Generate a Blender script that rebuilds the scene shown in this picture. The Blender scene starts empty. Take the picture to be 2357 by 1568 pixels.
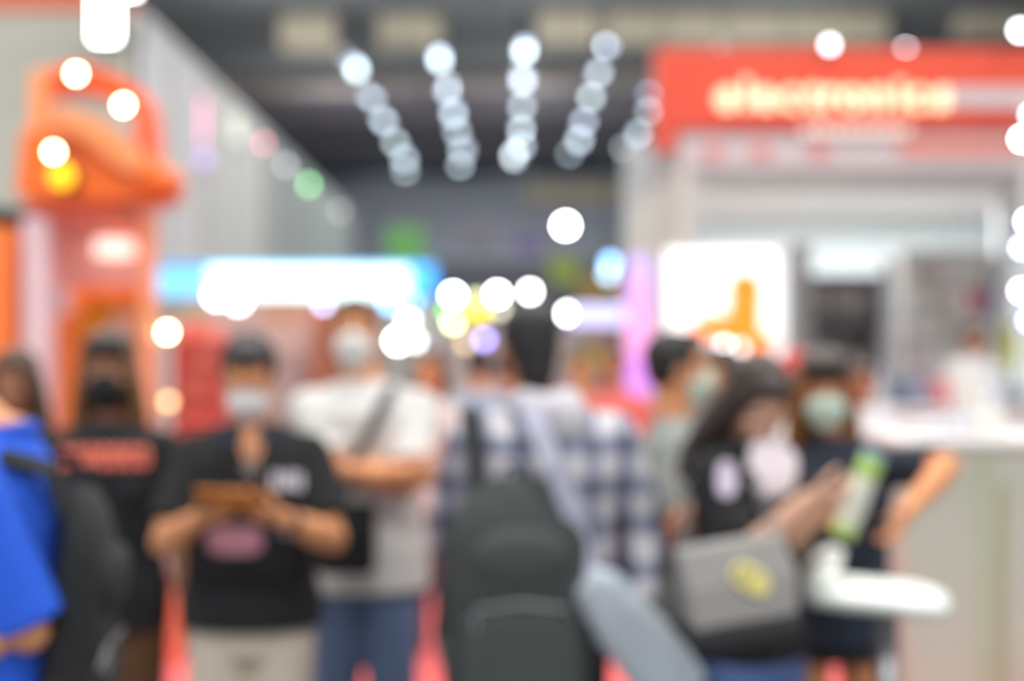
import bpy, bmesh, math, random
from mathutils import Vector, Matrix, Euler
random.seed(7)
PI = math.pi
S = bpy.context.scene
COL = S.collection

# ------------------------------------------------------------------ camera, light, exposure
CAM_Z = 1.60
FPX = 2357 * 50 / 36.0
PITCH, YAW = math.radians(0.56), math.radians(-0.53)
cd = bpy.data.cameras.new('camera'); cam = bpy.data.objects.new('camera', cd); COL.objects.link(cam)
cd.lens = 50; cd.sensor_width = 36; cd.sensor_fit = 'HORIZONTAL'; cd.clip_end = 300
cam.location = (0, 0, CAM_Z)
cam.rotation_euler = (PI / 2 + PITCH, 0, YAW)
cd.dof.use_dof = True; cd.dof.focus_distance = 1.07; cd.dof.aperture_fstop = 2.1
S.camera = cam
RM = cam.rotation_euler.to_matrix()

S.view_settings.view_transform = 'Standard'; S.view_settings.look = 'None'
S.view_settings.gamma = 1; S.view_settings.use_curve_mapping = False
S.view_settings.exposure = 0.0
S.cycles.use_adaptive_sampling = False
S.cycles.use_denoising = True
S.cycles.max_bounces = 5; S.cycles.diffuse_bounces = 3; S.cycles.glossy_bounces = 2
S.cycles.sample_clamp_indirect = 4
S.cycles.caustics_reflective = False; S.cycles.caustics_refractive = False

w = bpy.data.worlds.new('world'); S.world = w; w.use_nodes = True
w.node_tree.nodes['Background'].inputs[0].default_value = (0.93, 0.97, 1.0, 1)
w.node_tree.nodes['Background'].inputs[1].default_value = 0.98

def area(loc, size, power, color=(1, 1, 1), rot=(0, 0, 0)):
    l = bpy.data.lights.new('lamp_and_fill_light', 'AREA'); l.shape = 'SQUARE'; l.size = size; l.energy = power; l.color = color
    o = bpy.data.objects.new('lamp_and_fill_light', l); o.location = loc; o.rotation_euler = rot; COL.objects.link(o); return o
for ly in (-4, 5, 14, 25):
    for lx in (-6, 0, 6):
        area((lx, ly, 9.4), 1.6, 430, (1.0, 0.98, 0.95))
for ly in (38, 52, 66):
    area((0, ly, 9.2), 2.0, 420, (0.92, 0.97, 1.0))

for ly in (33.0, 45.0, 68.5):  # added point lights to brighten the ceiling and ducts
    for lx in (-5, 1, 7):
        pl_l = bpy.data.lights.new('ceiling_fill', 'POINT'); pl_l.energy = 230; pl_l.shadow_soft_size = .25
        po = bpy.data.objects.new('ceiling_fill', pl_l); po.location = (lx, ly, 8.0); COL.objects.link(po)

def P(px, py, d):
    """point seen at pixel (px, py) of the 2357x1568 frame, d metres along the hall"""
    r = RM @ Vector(((px - 1178.5) / FPX, -(py - 784) / FPX, -1))
    return Vector((0, 0, CAM_Z)) + r * (d / r.y)
def X(px, d): return P(px, 784, d).x
def Z(py, d): return P(1178, py, d).z
def PX(n, d): return n * d / FPX      # n pixels at d metres

# ------------------------------------------------------------------ materials
def lin(c):
    return tuple(((v / 255) / 12.92 if v / 255 <= .04045 else ((v / 255 + .055) / 1.055) ** 2.4) for v in c) + (1,)
_m = {}
def mat(c, rough=.8, var=.10, scale=18, metal=0, name=None, bump=0):
    key = (c, rough, var, scale, metal, bump)
    if key in _m: return _m[key]
    m = bpy.data.materials.new(name or 'surface'); m.use_nodes = True
    nt = m.node_tree; b = nt.nodes['Principled BSDF']
    b.inputs['Roughness'].default_value = rough; b.inputs['Metallic'].default_value = metal
    tc = nt.nodes.new('ShaderNodeTexCoord'); n = nt.nodes.new('ShaderNodeTexNoise'); n.inputs['Scale'].default_value = scale
    n.inputs['Detail'].default_value = 3
    nt.links.new(tc.outputs['Object'], n.inputs['Vector'])
    mx = nt.nodes.new('ShaderNodeMix'); mx.data_type = 'RGBA'
    l = lin(c)
    mx.inputs[6].default_value = tuple(v * (1 - var) for v in l[:3]) + (1,)
    mx.inputs[7].default_value = tuple(min(1, v * (1 + var)) for v in l[:3]) + (1,)
    nt.links.new(n.outputs['Fac'], mx.inputs[0]); nt.links.new(mx.outputs[2], b.inputs['Base Color'])
    if bump:
        bp = nt.nodes.new('ShaderNodeBump'); bp.inputs['Strength'].default_value = bump; bp.inputs['Distance'].default_value = .01
        nt.links.new(n.outputs['Fac'], bp.inputs['Height']); nt.links.new(bp.outputs['Normal'], b.inputs['Normal'])
    _m[key] = m; return m
def cloth(c, var=.12): return mat(c, .92, var, 30, bump=.3)
def glow(c, s, base=None):
    key = ('g', c, s)
    if key in _m: return _m[key]
    m = bpy.data.materials.new('lit_face'); m.use_nodes = True; b = m.node_tree.nodes['Principled BSDF']
    b.inputs['Base Color'].default_value = lin(base or c); b.inputs['Emission Color'].default_value = lin(c)
    b.inputs['Emission Strength'].default_value = s; b.inputs['Roughness'].default_value = .5
    _m[key] = m; return m
def plaid(period=.10):
    m = bpy.data.materials.new('plaid_cloth'); m.use_nodes = True; nt = m.node_tree; b = nt.nodes['Principled BSDF']
    b.inputs['Roughness'].default_value = .95
    tc = nt.nodes.new('ShaderNodeTexCoord'); sp = nt.nodes.new('ShaderNodeSeparateXYZ'); nt.links.new(tc.outputs['Object'], sp.inputs[0])
    outs = []
    for ax, per in (('X', period), ('Z', period * 1.15)):
        a = nt.nodes.new('ShaderNodeMath'); a.operation = 'MULTIPLY'; a.inputs[1].default_value = 2 * PI / per
        nt.links.new(sp.outputs[ax], a.inputs[0])
        s = nt.nodes.new('ShaderNodeMath'); s.operation = 'SINE'; nt.links.new(a.outputs[0], s.inputs[0])
        g = nt.nodes.new('ShaderNodeMath'); g.operation = 'GREATER_THAN'; g.inputs[1].default_value = -.35; nt.links.new(s.outputs[0], g.inputs[0])
        outs.append(g)
    ad = nt.nodes.new('ShaderNodeMath'); ad.operation = 'ADD'; nt.links.new(outs[0].outputs[0], ad.inputs[0]); nt.links.new(outs[1].outputs[0], ad.inputs[1])
    dv = nt.nodes.new('ShaderNodeMath'); dv.operation = 'MULTIPLY'; dv.inputs[1].default_value = .5; nt.links.new(ad.outputs[0], dv.inputs[0])
    cr = nt.nodes.new('ShaderNodeValToRGB'); cr.color_ramp.interpolation = 'CONSTANT'
    cr.color_ramp.elements[0].color = lin((84, 92, 110)); cr.color_ramp.elements[0].position = 0
    cr.color_ramp.elements[1].color = lin((222, 218, 224)); cr.color_ramp.elements[1].position = .8
    e = cr.color_ramp.elements.new(.3); e.color = lin((140, 146, 170))
    nt.links.new(dv.outputs[0], cr.inputs[0]); nt.links.new(cr.outputs[0], b.inputs['Base Color'])
    return m
SKIN = mat((226, 154, 106), .55, .06, 25); SKIN2 = mat((178, 118, 84), .55, .06, 25); SKINP = mat((222, 172, 145), .55, .06, 25)
SKINO = mat((226, 150, 98), .55, .06, 25)
BLACKC = cloth((30, 32, 35)); DARKHAIR = mat((30, 27, 26), .5, .3, 60, bump=.5); BROWNHAIR = mat((62, 44, 34), .45, .3, 60, bump=.5)
TANHAIR = mat((130, 86, 40), .5, .3, 60, bump=.5)
WHITEM = mat((222, 221, 218), .6, .04); METAL = mat((150, 152, 156), .35, .1, metal=.8); DARKMETAL = mat((45, 47, 50), .5, .1)

# ------------------------------------------------------------------ mesh builder
class MB:
    def __init__(s): s.v = []; s.f = []
    def add(s, vs, fs):
        n = len(s.v); s.v += [Vector(v) for v in vs]; s.f += [tuple(i + n for i in f) for f in fs]; return s
    def box(s, lo, hi, M=None):
        (a, b, c), (d, e, f) = lo, hi
        vs = [Vector(t) for t in ((a,b,c),(d,b,c),(d,e,c),(a,e,c),(a,b,f),(d,b,f),(d,e,f),(a,e,f))]
        if M: vs = [M @ v for v in vs]
        return s.add(vs, [(0,3,2,1),(4,5,6,7),(0,1,5,4),(1,2,6,5),(2,3,7,6),(3,0,4,7)])
    def rings(s, rs, caps=True):
        n = len(rs[0]); vs = [v for r in rs for v in r]; fs = []
        for k in range(len(rs) - 1):
            for i in range(n):
                j = (i + 1) % n; fs.append((k*n+i, k*n+j, (k+1)*n+j, (k+1)*n+i))
        if caps: fs.append(tuple(range(n))[::-1]); fs.append(tuple((len(rs)-1)*n + i for i in range(n)))
        return s.add(vs, fs)
    def loft(s, secs, n=24, sq=1.0):
        """secs: (centre, rx, ry) horizontal ellipses; sq<1 squarer"""
        rs = []
        for c, rx, ry in secs:
            c = Vector(c); r = []
            for i in range(n):
                a = 2 * PI * i / n; ca, sa = math.cos(a), math.sin(a)
                r.append(c + Vector((math.copysign(abs(ca) ** sq, ca) * rx, math.copysign(abs(sa) ** sq, sa) * ry, 0)))
            rs.append(r)
        return s.rings(rs)
    def tube(s, pts, rad, n=14, ball=False):
        pts = [Vector(p) for p in pts]
        if not hasattr(rad, '__len__'): rad = [rad] * len(pts)
        rs = []; up = None
        for k, p in enumerate(pts):
            t = (pts[min(k + 1, len(pts) - 1)] - pts[max(k - 1, 0)])
            if t.length < 1e-9: t = Vector((0, 0, 1))
            t.normalize()
            if up is None or abs(t.dot(up)) > .98: up = Vector((0, 0, 1)) if abs(t.z) < .9 else Vector((0, 1, 0))
            u = t.cross(up).normalized(); v = t.cross(u).normalized()
            rs.append([p + (u * math.cos(2*PI*i/n) + v * math.sin(2*PI*i/n)) * rad[k] for i in range(n)])
        s.rings(rs)
        if ball:
            for p, r in zip(pts, rad): s.ell(p, (r, r, r))
        return s
    def ell(s, c, r, M=None, nu=18, nv=12):
        c = Vector(c); vs = []; fs = []
        for j in range(1, nv):
            th = PI * j / nv
            for i in range(nu):
                ph = 2 * PI * i / nu
                v = Vector((r[0]*math.sin(th)*math.cos(ph), r[1]*math.sin(th)*math.sin(ph), r[2]*math.cos(th)))
                vs.append(c + (M @ v if M else v))
        for j in range(nv - 2):
            for i in range(nu):
                k = (i + 1) % nu; fs.append((j*nu+i, (j+1)*nu+i, (j+1)*nu+k, j*nu+k))
        t = Vector((0, 0, r[2])); t = M @ t if M else t
        vs.append(c + t); vs.append(c - t); T = len(vs) - 2
        for i in range(nu):
            k = (i + 1) % nu; fs.append((T, i, k)); fs.append((T + 1, (nv-2)*nu+k, (nv-2)*nu+i))
        return s.add(vs, fs)
    def xf(s, M): s.v = [M @ v for v in s.v]; return s
    def merge(s, o): return s.add(o.v, o.f)
    def mesh(s, name='m'):
        me = bpy.data.meshes.new(name); me.from_pydata([tuple(v) for v in s.v], [], s.f); me.validate()
        bm = bmesh.new(); bm.from_mesh(me); bmesh.ops.recalc_face_normals(bm, faces=bm.faces); bm.to_mesh(me); bm.free(); return me
def link(name, me, m, parent=None, smooth=False):
    me.materials.clear(); me.materials.append(m)
    if smooth: me.polygons.foreach_set('use_smooth', [True] * len(me.polygons))
    o = bpy.data.objects.new(name, me); COL.objects.link(o)
    if parent: o.parent = parent
    return o
def obj(name, mb, m, parent=None, bevel=0, smooth=False, seg=2):
    o = link(name, mb.mesh(name), m, parent, smooth)
    if bevel:
        b = o.modifiers.new('bevel', 'BEVEL'); b.width = bevel; b.segments = seg; b.limit_method = 'ANGLE'
    return o
def fuse(mb, voxel=.012, it=4):
    me = mb.mesh('tmp'); o = bpy.data.objects.new('tmp', me); COL.objects.link(o)
    r = o.modifiers.new('r', 'REMESH'); r.mode = 'VOXEL'; r.voxel_size = voxel
    sm = o.modifiers.new('s', 'SMOOTH'); sm.iterations = it; sm.factor = .5
    dg = bpy.context.evaluated_depsgraph_get(); dg.update()
    out = bpy.data.meshes.new_from_object(o.evaluated_get(dg)); bpy.data.objects.remove(o); return out
def fobj(name, mb, m, parent=None, voxel=.012, it=4): return link(name, fuse(mb, voxel, it), m, parent, True)
def thing(name, label, cat, loc=(0, 0, 0), rz=0, group=None):
    o = bpy.data.objects.new(name, None); COL.objects.link(o); o.location = loc; o.rotation_euler = (0, 0, rz)
    o.empty_display_size = .1
    o['label'] = label; o['category'] = cat
    if group: o['group'] = group
    return o
def tag(o, label, cat, group=None):
    o['label'] = label; o['category'] = cat
    if group: o['group'] = group
    return o
def struct(name, mb, m, parent=None, **k):
    o = obj(name, mb, m, parent, **k)
    if not parent: o['kind'] = 'structure'
    return o
def pbox(px0, py0, px1, py1, d, t, base=Vector((0, 0, 0))):
    """box whose front face spans two pixels' rays at distance d, t metres thick backwards"""
    a = P(px0, py1, d) - base; b = P(px1, py0, d) - base
    return MB().box((a.x, a.y, a.z), (b.x, a.y + t, b.z))
def font_mesh(txt, size, depth, bold=.0):
    c = bpy.data.curves.new('t', 'FONT'); c.body = txt; c.size = size; c.extrude = depth; c.offset = bold; c.resolution_u = 4
    o = bpy.data.objects.new('t', c); COL.objects.link(o)
    dg = bpy.context.evaluated_depsgraph_get(); dg.update()
    me = bpy.data.meshes.new_from_object(o.evaluated_get(dg)); bpy.data.objects.remove(o); return me

# ------------------------------------------------------------------ the hall
FLOORM = mat((128, 126, 126), .8, .08, 2)
o = struct('floor', MB().box((-24, -12, -.1), (24, 76, 0)), FLOORM)
cp = struct('trim_carpet', MB().box((-2.2, 5.2, 0), (2.9, 9.4, .012)), mat((238, 106, 106), .95, .08, 60, bump=.3))
CEIL_Z = CAM_Z + 8.8
struct('ceiling', MB().box((-24, -12, CEIL_Z), (24, 76, CEIL_Z + .1)), mat((136, 140, 143), .9, .1, .6))
struct('wall_left', MB().box((-24.3, 26, 0), (-24, 75, CEIL_Z)), mat((112, 116, 122), .9, .15, .3))
struct('wall_right', MB().box((24, 26, 0), (24.3, 75, CEIL_Z)), mat((112, 116, 122), .9, .15, .3))
struct('wall_back', MB().box((-24, 75, 0), (24, 75.3, CEIL_Z)), mat((172, 178, 190), .9, .1, .3))
n = 0
for d, c in ((43.5, (118, 112, 108)), (46.5, (84, 82, 92)), (49.5, (112, 106, 108)), (53, (80, 80, 92)), (56.5, (106, 102, 106)), (61, (78, 82, 92)), (66, (60, 66, 78))):
    n += 1
    mb = MB().box((-20, d, CEIL_Z - .45), (20, d + 1.6, CEIL_Z))
    mb.v = [v + Vector((0, -v.x * .12, 0)) for v in mb.v]
    struct('trim_%d' % n, mb, mat(tuple(min(255, int(v * 1.4)) for v in c), .85, .1, 1))

BEIGE = mat((222, 211, 186), .8, .06, 2)
def duct(px0, px1, py0, py1, d, label, group='ceiling air ducts'):
    a = P(px0, py1, d); b = P(px1, py0, d)
    t = thing('air_duct', label, 'air duct', (a.x, d, a.z), group=group)
    L = b.x - a.x; h = b.z - a.z
    mb = MB().box((0, 0, 0), (L, .9, h))
    obj('duct_body', mb, BEIGE, t, bevel=.08)
    for k in range(1, max(2, int(L // 1.6))):
        obj('seam', MB().box((k * 1.6 - .03, -.03, -.03), (k * 1.6 + .03, .93, h + .03)), METAL, t)
    for q in (.2, .8):
        obj('hanger', MB().box((L * q - .02, .4, h), (L * q + .02, .44, CEIL_Z - a.z)), DARKMETAL, t)
duct(1235, 2050, 28, 92, 36.4, 'long beige air duct under the dark ceiling above the red sign')
duct(2215, 2500, 28, 76, 36.4, 'shorter beige air duct at the top right corner of the hall ceiling')
duct(1210, 1440, 416, 470, 60, 'far beige air duct below the ends of the lamp rows')
duct(640, 775, 30, 112, 36.4, 'short beige duct outlet left of the lamp rows')
duct(870, 1020, 30, 100, 36.4, 'short beige duct outlet above the second row of lamps')

# hi-bay lamps in rows
LAMPS = {
 1: [(811,145,.3),(819,154,1.0),(822,165,.8),(848,219,.35),(858,228,.45),(880,274,.55),(886,282,.5),(907,324,.4),(912,330,.4),(929,361,.4),(932,369,.4),(933,393,.4)],
 2: [(1011,128,.8),(1011,135,1.1),(1013,143,.8),(1027,205,.4),(1029,212,.4),(1043,256,.5),(1044,266,.7),(1051,301,.35),(1053,306,.35),(1063,338,.4),(1065,352,.4),(1059,380,.4)],
 3: [(1208,106,.5),(1207,115,.9),(1206,121,.9),(1205,181,.8),(1203,190,.7),(1202,244,.5),(1201,249,.4),(1199,292,.4),(1198,300,.4),(1199,331,.4),(1200,339,.5),(1185,366,.35)],
 4: [(1397,105,1.1),(1398,107,1.1),(1380,165,.5),(1376,173,.4),(1361,222,.6),(1360,227,.4),(1345,278,.5),(1343,283,.4),(1334,318,.5),(1333,326,.5),(1310,353,.3)],
 5: [(1495,215,.3),(1494,256,.45),(1471,305,.4),(1466,314,.4),(1438,340,.4)],
}
H_L = 7.15
lens_me = MB().ell((0, 0, 0), (.13, .13, .08)).mesh('lens')
LGLOW = {}
for row, ls in LAMPS.items():
    for k, (px, py, st) in enumerate(ls):
        r = RM @ Vector(((px - 1178.5) / FPX, -(py - 784) / FPX, -1)); d = H_L / (r.z) * r.y
        p = P(px, py, d)
        t = thing('ceiling_lamp', 'ceiling lamp, %s from the near end of the %s row' % (('nearest', 'second', 'third', 'fourth', 'fifth', 'sixth', 'seventh', 'eighth', 'ninth', 'tenth', 'eleventh', 'farthest')[k], ('', 'leftmost', 'second', 'middle', 'fourth', 'rightmost short')[row]), 'lamp', p, group='ceiling lamps in the %s row' % ('', 'first', 'second', 'third', 'fourth', 'fifth')[row])
        sc = d / 48.0
        col = (214, 234, 240) if k % 3 else (206, 222, 250)
        if ('l', st, col) not in LGLOW: LGLOW[('l', st, col)] = glow(col, st * 10)
        link('lens', MB().ell((0, 0, 0), (.14 * sc, .14 * sc, .12 * sc), nu=14, nv=8).mesh('lens'), LGLOW[('l', st, col)], t, True)
        obj('housing', MB().tube([(0, 0, .06), (0, 0, .16), (0, 0, .3)], [.17 * sc, .15 * sc, .05], n=14), METAL, t)
        obj('rod', MB().tube([(0, 0, .28), (0, 0, CEIL_Z - p.z)], .015, n=6), DARKMETAL, t)

# ------------------------------------------------------------------ small lamps on booths
def lamp(px, py, d, dpx, c, s, label, group=None, arm=(0, .35, .12), name='spotlight', cat='spotlight', ry=None):
    p = P(px, py, d); r = PX(dpx * .8, d) / 2; ry = r
    t = thing(name, label, cat, p, group=group)
    link('lens', MB().ell((0, 0, 0), (r, r * .5, ry), nu=18, nv=12).mesh('lens'), glow(c, s * 1.25), t, True)
    obj('housing', MB().tube([(0, .002, 0), (0, r * 1.2 + .03, 0), (0, r * 1.6 + .08, 0)], [r * 1.12, r * 1.15, r * .6], n=20), DARKMETAL, t)
    if arm[0] == 'hang':          # cord straight up to height arm[1]
        obj('cord', MB().tube([(0, r, 0), (0, r, arm[1] - p.z)], .008, n=6), DARKMETAL, t); return t
    if arm[0] == 'to':            # bracket to a world point
        e_ = Vector(arm[1]) - p
        obj('arm', MB().tube([(0, r * 1.4 + .04, 0), (e_.x * .5, max(r * 1.6, e_.y * .6), e_.z * .4), e_], .012, n=8), DARKMETAL, t); return t
    a = Vector(arm)
    obj('arm', MB().tube([(0, r * 1.4 + .04, 0), (a.x * .5, r + a.y * .6 + .05, a.z * .2), (a.x, a.y + r, a.z)], .012, n=8), DARKMETAL, t)
    return t

# ------------------------------------------------------------------ tall pale stand wall on the left side of the aisle
def side_wall(px0, px1, c, label, xw=-4.5, ytop0=0):
    d0 = None
    def dep(px): 
        r = RM @ Vector(((px - 1178.5) / FPX, 0, -1)); return xw / r.x * r.y
    d0, d1 = dep(px0), dep(px1)
    t = thing('stand_wall', label, 'wall', (xw, d0, 0))
    h = CAM_Z + 4.33
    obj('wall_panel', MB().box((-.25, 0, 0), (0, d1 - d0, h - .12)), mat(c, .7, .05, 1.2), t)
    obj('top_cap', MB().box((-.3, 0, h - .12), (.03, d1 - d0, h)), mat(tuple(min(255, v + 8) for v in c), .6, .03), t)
    k = 0
    while k * 2.0 < d1 - d0:
        obj('batten', MB().box((0, k * 2.0, 0), (.02, k * 2.0 + .05, h - .12)), mat(tuple(v - 25 for v in c), .6, .03), t); k += 1
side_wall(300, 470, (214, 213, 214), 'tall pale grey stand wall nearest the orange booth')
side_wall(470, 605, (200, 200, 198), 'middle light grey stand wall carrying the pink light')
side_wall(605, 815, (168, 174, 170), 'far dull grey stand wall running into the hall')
# lit signs on that wall
def wall_sign(px, py0, py1, wpx, d, c, s, label):
    a = P(px, py1, d); b = P(px, py0, d)
    t = thing('light_sign', label, 'light sign', (a.x, d, a.z)); w_ = PX(wpx, d)
    obj('case', MB().box((-w_/2 - .03, .02, -.03), (w_/2 + .03, .3, b.z - a.z + .03)), WHITEM, t, bevel=.02)
    obj('face', MB().box((-w_/2, -.02, 0), (w_/2, .02, b.z - a.z)), glow(c, s), t, bevel=.01)
wall_sign(456, 225, 330, 26, 21.5, (250, 150, 200), 3.2, 'tall pink lit panel high on the grey stand wall')
wall_sign(466, 350, 382, 26, 21.4, (205, 180, 255), 1.1, 'small violet lit panel under the pink one')
wall_sign(535, 262, 330, 34, 24, (225, 232, 215), 1.0, 'pale lit panel at the end of the middle stand wall')
for px, py, c, s, nm in ((605, 330, (250, 150, 165), 5, 'dim pink lamp on top of the grey stand wall'), (655, 380, (215, 218, 225), 4.2, 'dim grey-white lamp on the stand wall next to the pink one'),
                         (708, 425, (140, 235, 150), 9, 'green lamp on top of the grey stand wall'), (780, 487, (215, 215, 205), 2.6, 'faint white lamp at the far end of the stand wall')):
    r = RM @ Vector(((px - 1178.5) / FPX, 0, -1)); d = -4.5 / r.x * r.y
    q = P(px, py, d - .1); lamp(px, py, d - .1, 22, c, s, nm, arm=('to', (-4.55, d + .25, q.z - .05)))

# ------------------------------------------------------------------ orange booth at the left
OR = mat((255, 118, 34), .45, .05, 3); ORL = mat((255, 158, 98), .5, .05, 3); ORD = mat((255, 94, 8), .45, .05, 3)
BD = 9.2
bp = Vector((X(180, BD), BD, 0))
booth = thing('exhibition_booth', 'orange exhibition booth with swooping canopy and hanging warm spotlights', 'booth', bp)
def bb(px0, py0, px1, py1, d, t): return pbox(px0, py0, px1, py1, d, t, bp)
def ribbon(pts, wpx, d, t, base, n=6):
    """closed band following pixel points (with width) at distance d, thickness t"""
    P2 = []
    for k in range(len(pts) - 1):
        for q in range(n):
            u = q / n
            a0 = Vector(pts[max(k-1,0)]); a1 = Vector(pts[k]); a2 = Vector(pts[k+1]); a3 = Vector(pts[min(k+2,len(pts)-1)])
            P2.append(.5*((2*a1)+(a2-a0)*u+(2*a0-5*a1+4*a2-a3)*u*u+(-a0+3*a1-3*a2+a3)*u**3))
    P2.append(Vector(pts[-1]))
    if not hasattr(wpx, '__len__'): wpx = [wpx] * len(pts)
    rs = []
    N = len(P2)
    for i, p in enumerate(P2):
        tg = (P2[min(i+1,N-1)] - P2[max(i-1,0)]); tg.normalize(); nn = Vector((-tg.y, tg.x))
        f = i / (N - 1) * (len(wpx) - 1); k = min(int(f), len(wpx) - 2); wv = wpx[k] + (wpx[k+1] - wpx[k]) * (f - k)
        a = P(*(p + nn * wv / 2), d) - base; b = P(*(p - nn * wv / 2), d) - base
        rs.append([a, b, b + Vector((0, t, 0)), a + Vector((0, t, 0))])
    return MB().rings(rs)
obj('canopy_post', bb(66, 160, 112, 330, BD, .12), ORL, booth, bevel=.01)
obj('arch', ribbon([(84, 190), (170, 172), (255, 196), (312, 230), (330, 300), (335, 420), (338, 470)], [42, 52, 52, 44, 34, 34, 34], BD + .05, .35, bp), ORD, booth, bevel=.01)
obj('canopy_band', ribbon([(40, 372), (120, 380), (230, 392), (330, 410), (385, 424)], [150, 165, 140, 110, 62], BD - .1, .5, bp), OR, booth, bevel=.02)
obj('canopy_swoop', ribbon([(120, 270), (200, 292), (270, 345), (330, 385)], [50, 56, 60, 46], BD - .2, .3, bp), ORL, booth, bevel=.01)
obj('canopy_nose', MB().ell(P(372, 420, BD) - bp, (PX(46, BD), .25, PX(42, BD))), OR, booth, smooth=True)
obj('lower_fascia', ribbon([(60, 462), (180, 478), (330, 520)], [60, 60, 50], BD + .1, .3, bp), mat((250, 140, 112), .5), booth)
obj('corner_post', bb(322, 455, 352, 1230, BD, .14), mat((250, 158, 118), .5), booth, bevel=.01)
obj('side_panel', bb(-60, 520, 24, 1250, BD - .2, .2), mat((250, 130, 60), .6), booth)
obj('pale_column', bb(46, 500, 104, 1250, BD - .1, .25), mat((226, 205, 214), .6), booth, bevel=.02)
obj('sign_band', bb(104, 500, 335, 660, BD + .35, .15), mat((244, 172, 160), .6), booth)
obj('back_panel', bb(104, 660, 335, 1240, BD + .9, .15), mat((238, 128, 58), .6), booth)
obj('yellow_panel', bb(190, 690, 322, 790, BD + .8, .08), mat((228, 158, 30), .6), booth)
obj('orange_top_panel', bb(104, 660, 335, 690, BD + .7, .08), mat((225, 120, 50), .6), booth)  # plain orange strip along the panel top
sg = obj('lit_sign', bb(215, 548, 305, 592, BD + .25, .08), glow((255, 236, 222), 1.1), booth, bevel=.03)
pst = thing('poster', 'grey-blue poster on the back panel of the orange booth', 'poster', P(140, 715, BD + .68))
obj('sheet', pbox(122, 645, 158, 722, BD + .66, .02, pst.location), mat((186, 178, 190), .6), pst)
obj('frame', pbox(119, 642, 161, 725, BD + .68, .02, pst.location), WHITEM, pst)
pst = thing('poster', 'small mauve poster beside the yellow panel of the orange booth', 'poster', P(285, 755, BD + .76))
obj('sheet', pbox(262, 720, 305, 780, BD + .72, .02, pst.location), mat((205, 150, 130), .6), pst)
obj('frame', pbox(259, 717, 308, 783, BD + .745, .02, pst.location), WHITEM, pst)
hdr = thing('header_panel', 'large off-white header panel above the orange canopy', 'panel', P(100, 300, 13))
obj('board', pbox(-300, 22, 300, 480, 13, .15, hdr.location), mat((200, 204, 192), .7, .04, 1), hdr, bevel=.02)
obj('top_band', pbox(-300, -20, 300, 20, 12.95, .25, hdr.location), mat((250, 140, 110), .6), hdr)
for q in (-100, 60, 290):
    obj('post', MB().box((X(q, 13) - hdr.location.x, .16, -hdr.location.z), (X(q, 13) - hdr.location.x + .1, .26, P(0, 30, 13).z - hdr.location.z)), METAL, hdr)
area((X(230, BD + .5), BD + .62, Z(462, BD)), .2, 9, (1, .9, .82))  # added fill tucked behind the lower fascia, brightens the panels below
WARM = (255, 236, 190)
for px, py, nm in ((175, 170, 'warm spotlight over the orange arch'), (284, 242, 'warm spotlight by the right shoulder of the orange arch'), (123, 350, 'warm spotlight in front of the orange canopy band')):
    lamp(px, py, BD - .35, 24, WARM, 34, nm, arm=(0, .3, .06))
lamp(142, 405, BD - .3, 64, (255, 196, 20), 1.6, 'yellow bulb glowing low on the orange canopy band', name='bulb', cat='light bulb', arm=(0, .15, 0))
# floodlight top left
fl = thing('floodlight', 'big white floodlight blazing at the top of the header panel', 'floodlight', P(240, 60, 12.2))
obj('lamp_face', pbox(212, -40, 268, 92, 12.2, .05, fl.location), glow((248, 255, 246), 16), fl, bevel=.05)
obj('housing', pbox(205, -46, 275, 98, 12.25, .18, fl.location), DARKMETAL, fl, bevel=.03)
obj('bracket', MB().tube([(0, .2, 0), (0, .72, .0)], .03), DARKMETAL, fl)
fl = thing('floodlight', 'smaller floodlight at the top frame edge beside the big one', 'floodlight', P(285, -20, 12.2))
obj('lamp_face', pbox(276, -70, 318, -14, 12.2, .05, fl.location), glow((248, 255, 246), 14), fl, bevel=.05)
obj('housing', pbox(272, -74, 322, -10, 12.25, .15, fl.location), DARKMETAL, fl, bevel=.03)
obj('bracket', MB().tube([(0, .15, 0), (0, .72, .0)], .03), DARKMETAL, fl)

# ------------------------------------------------------------------ blue light box booth
LB = 17.0
lb = thing('light_box', 'long blue and white lit header box across the aisle stands', 'light box', P(675, 690, LB))
bl = lb.location
obj('case', pbox(352, 612, 1002, 684, LB + .02, .6, bl), mat((60, 120, 180), .5), lb, bevel=.03)
obj('blue_face', pbox(350, 622, 480, 682, LB, .05, bl), glow((120, 195, 240), 1.25), lb)
obj('white_face', pbox(480, 616, 960, 684, LB - .01, .05, bl), glow((222, 250, 255), 2.2), lb)
obj('end_face', pbox(940, 612, 1000, 682, LB - .02, .05, bl), glow((70, 165, 250), 1.5), lb)
obj('edge_strip', pbox(350, 608, 1002, 614, LB - .03, .05, bl), glow((90, 190, 240), 1.2), lb)
for q in (372, 985):
    obj('post', MB().box((X(q, LB) - bl.x, .2, -bl.z), (X(q, LB) - bl.x + .12, .32, .05)), WHITEM, lb)
lb['label'] = 'long blue and white lit header box between the orange booth and the aisle'
booth2 = thing('exhibition_stand', 'pinkish white stand interior under the blue light box', 'stand', (X(600, LB), LB + 1.5, 0))
b2 = booth2.location
obj('back_wall', pbox(392, 690, 1000, 1180, LB + 1.5, .15, b2), mat((232, 196, 190), .7), booth2)
obj('beige_panel', pbox(352, 692, 470, 772, LB + 1.0, .1, b2), mat((228, 200, 168), .7), booth2)
obj('peach_panel', pbox(600, 690, 700, 742, LB + 1.0, .1, b2), mat((245, 180, 140), .7), booth2)
obj('orange_strip', pbox(716, 700, 762, 1150, LB + 1.0, .1, b2), mat((236, 140, 108), .7), booth2)
obj('brown_panel', pbox(762, 690, 880, 1150, LB + 1.1, .1, b2), mat((190, 130, 96), .7), booth2)
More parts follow.
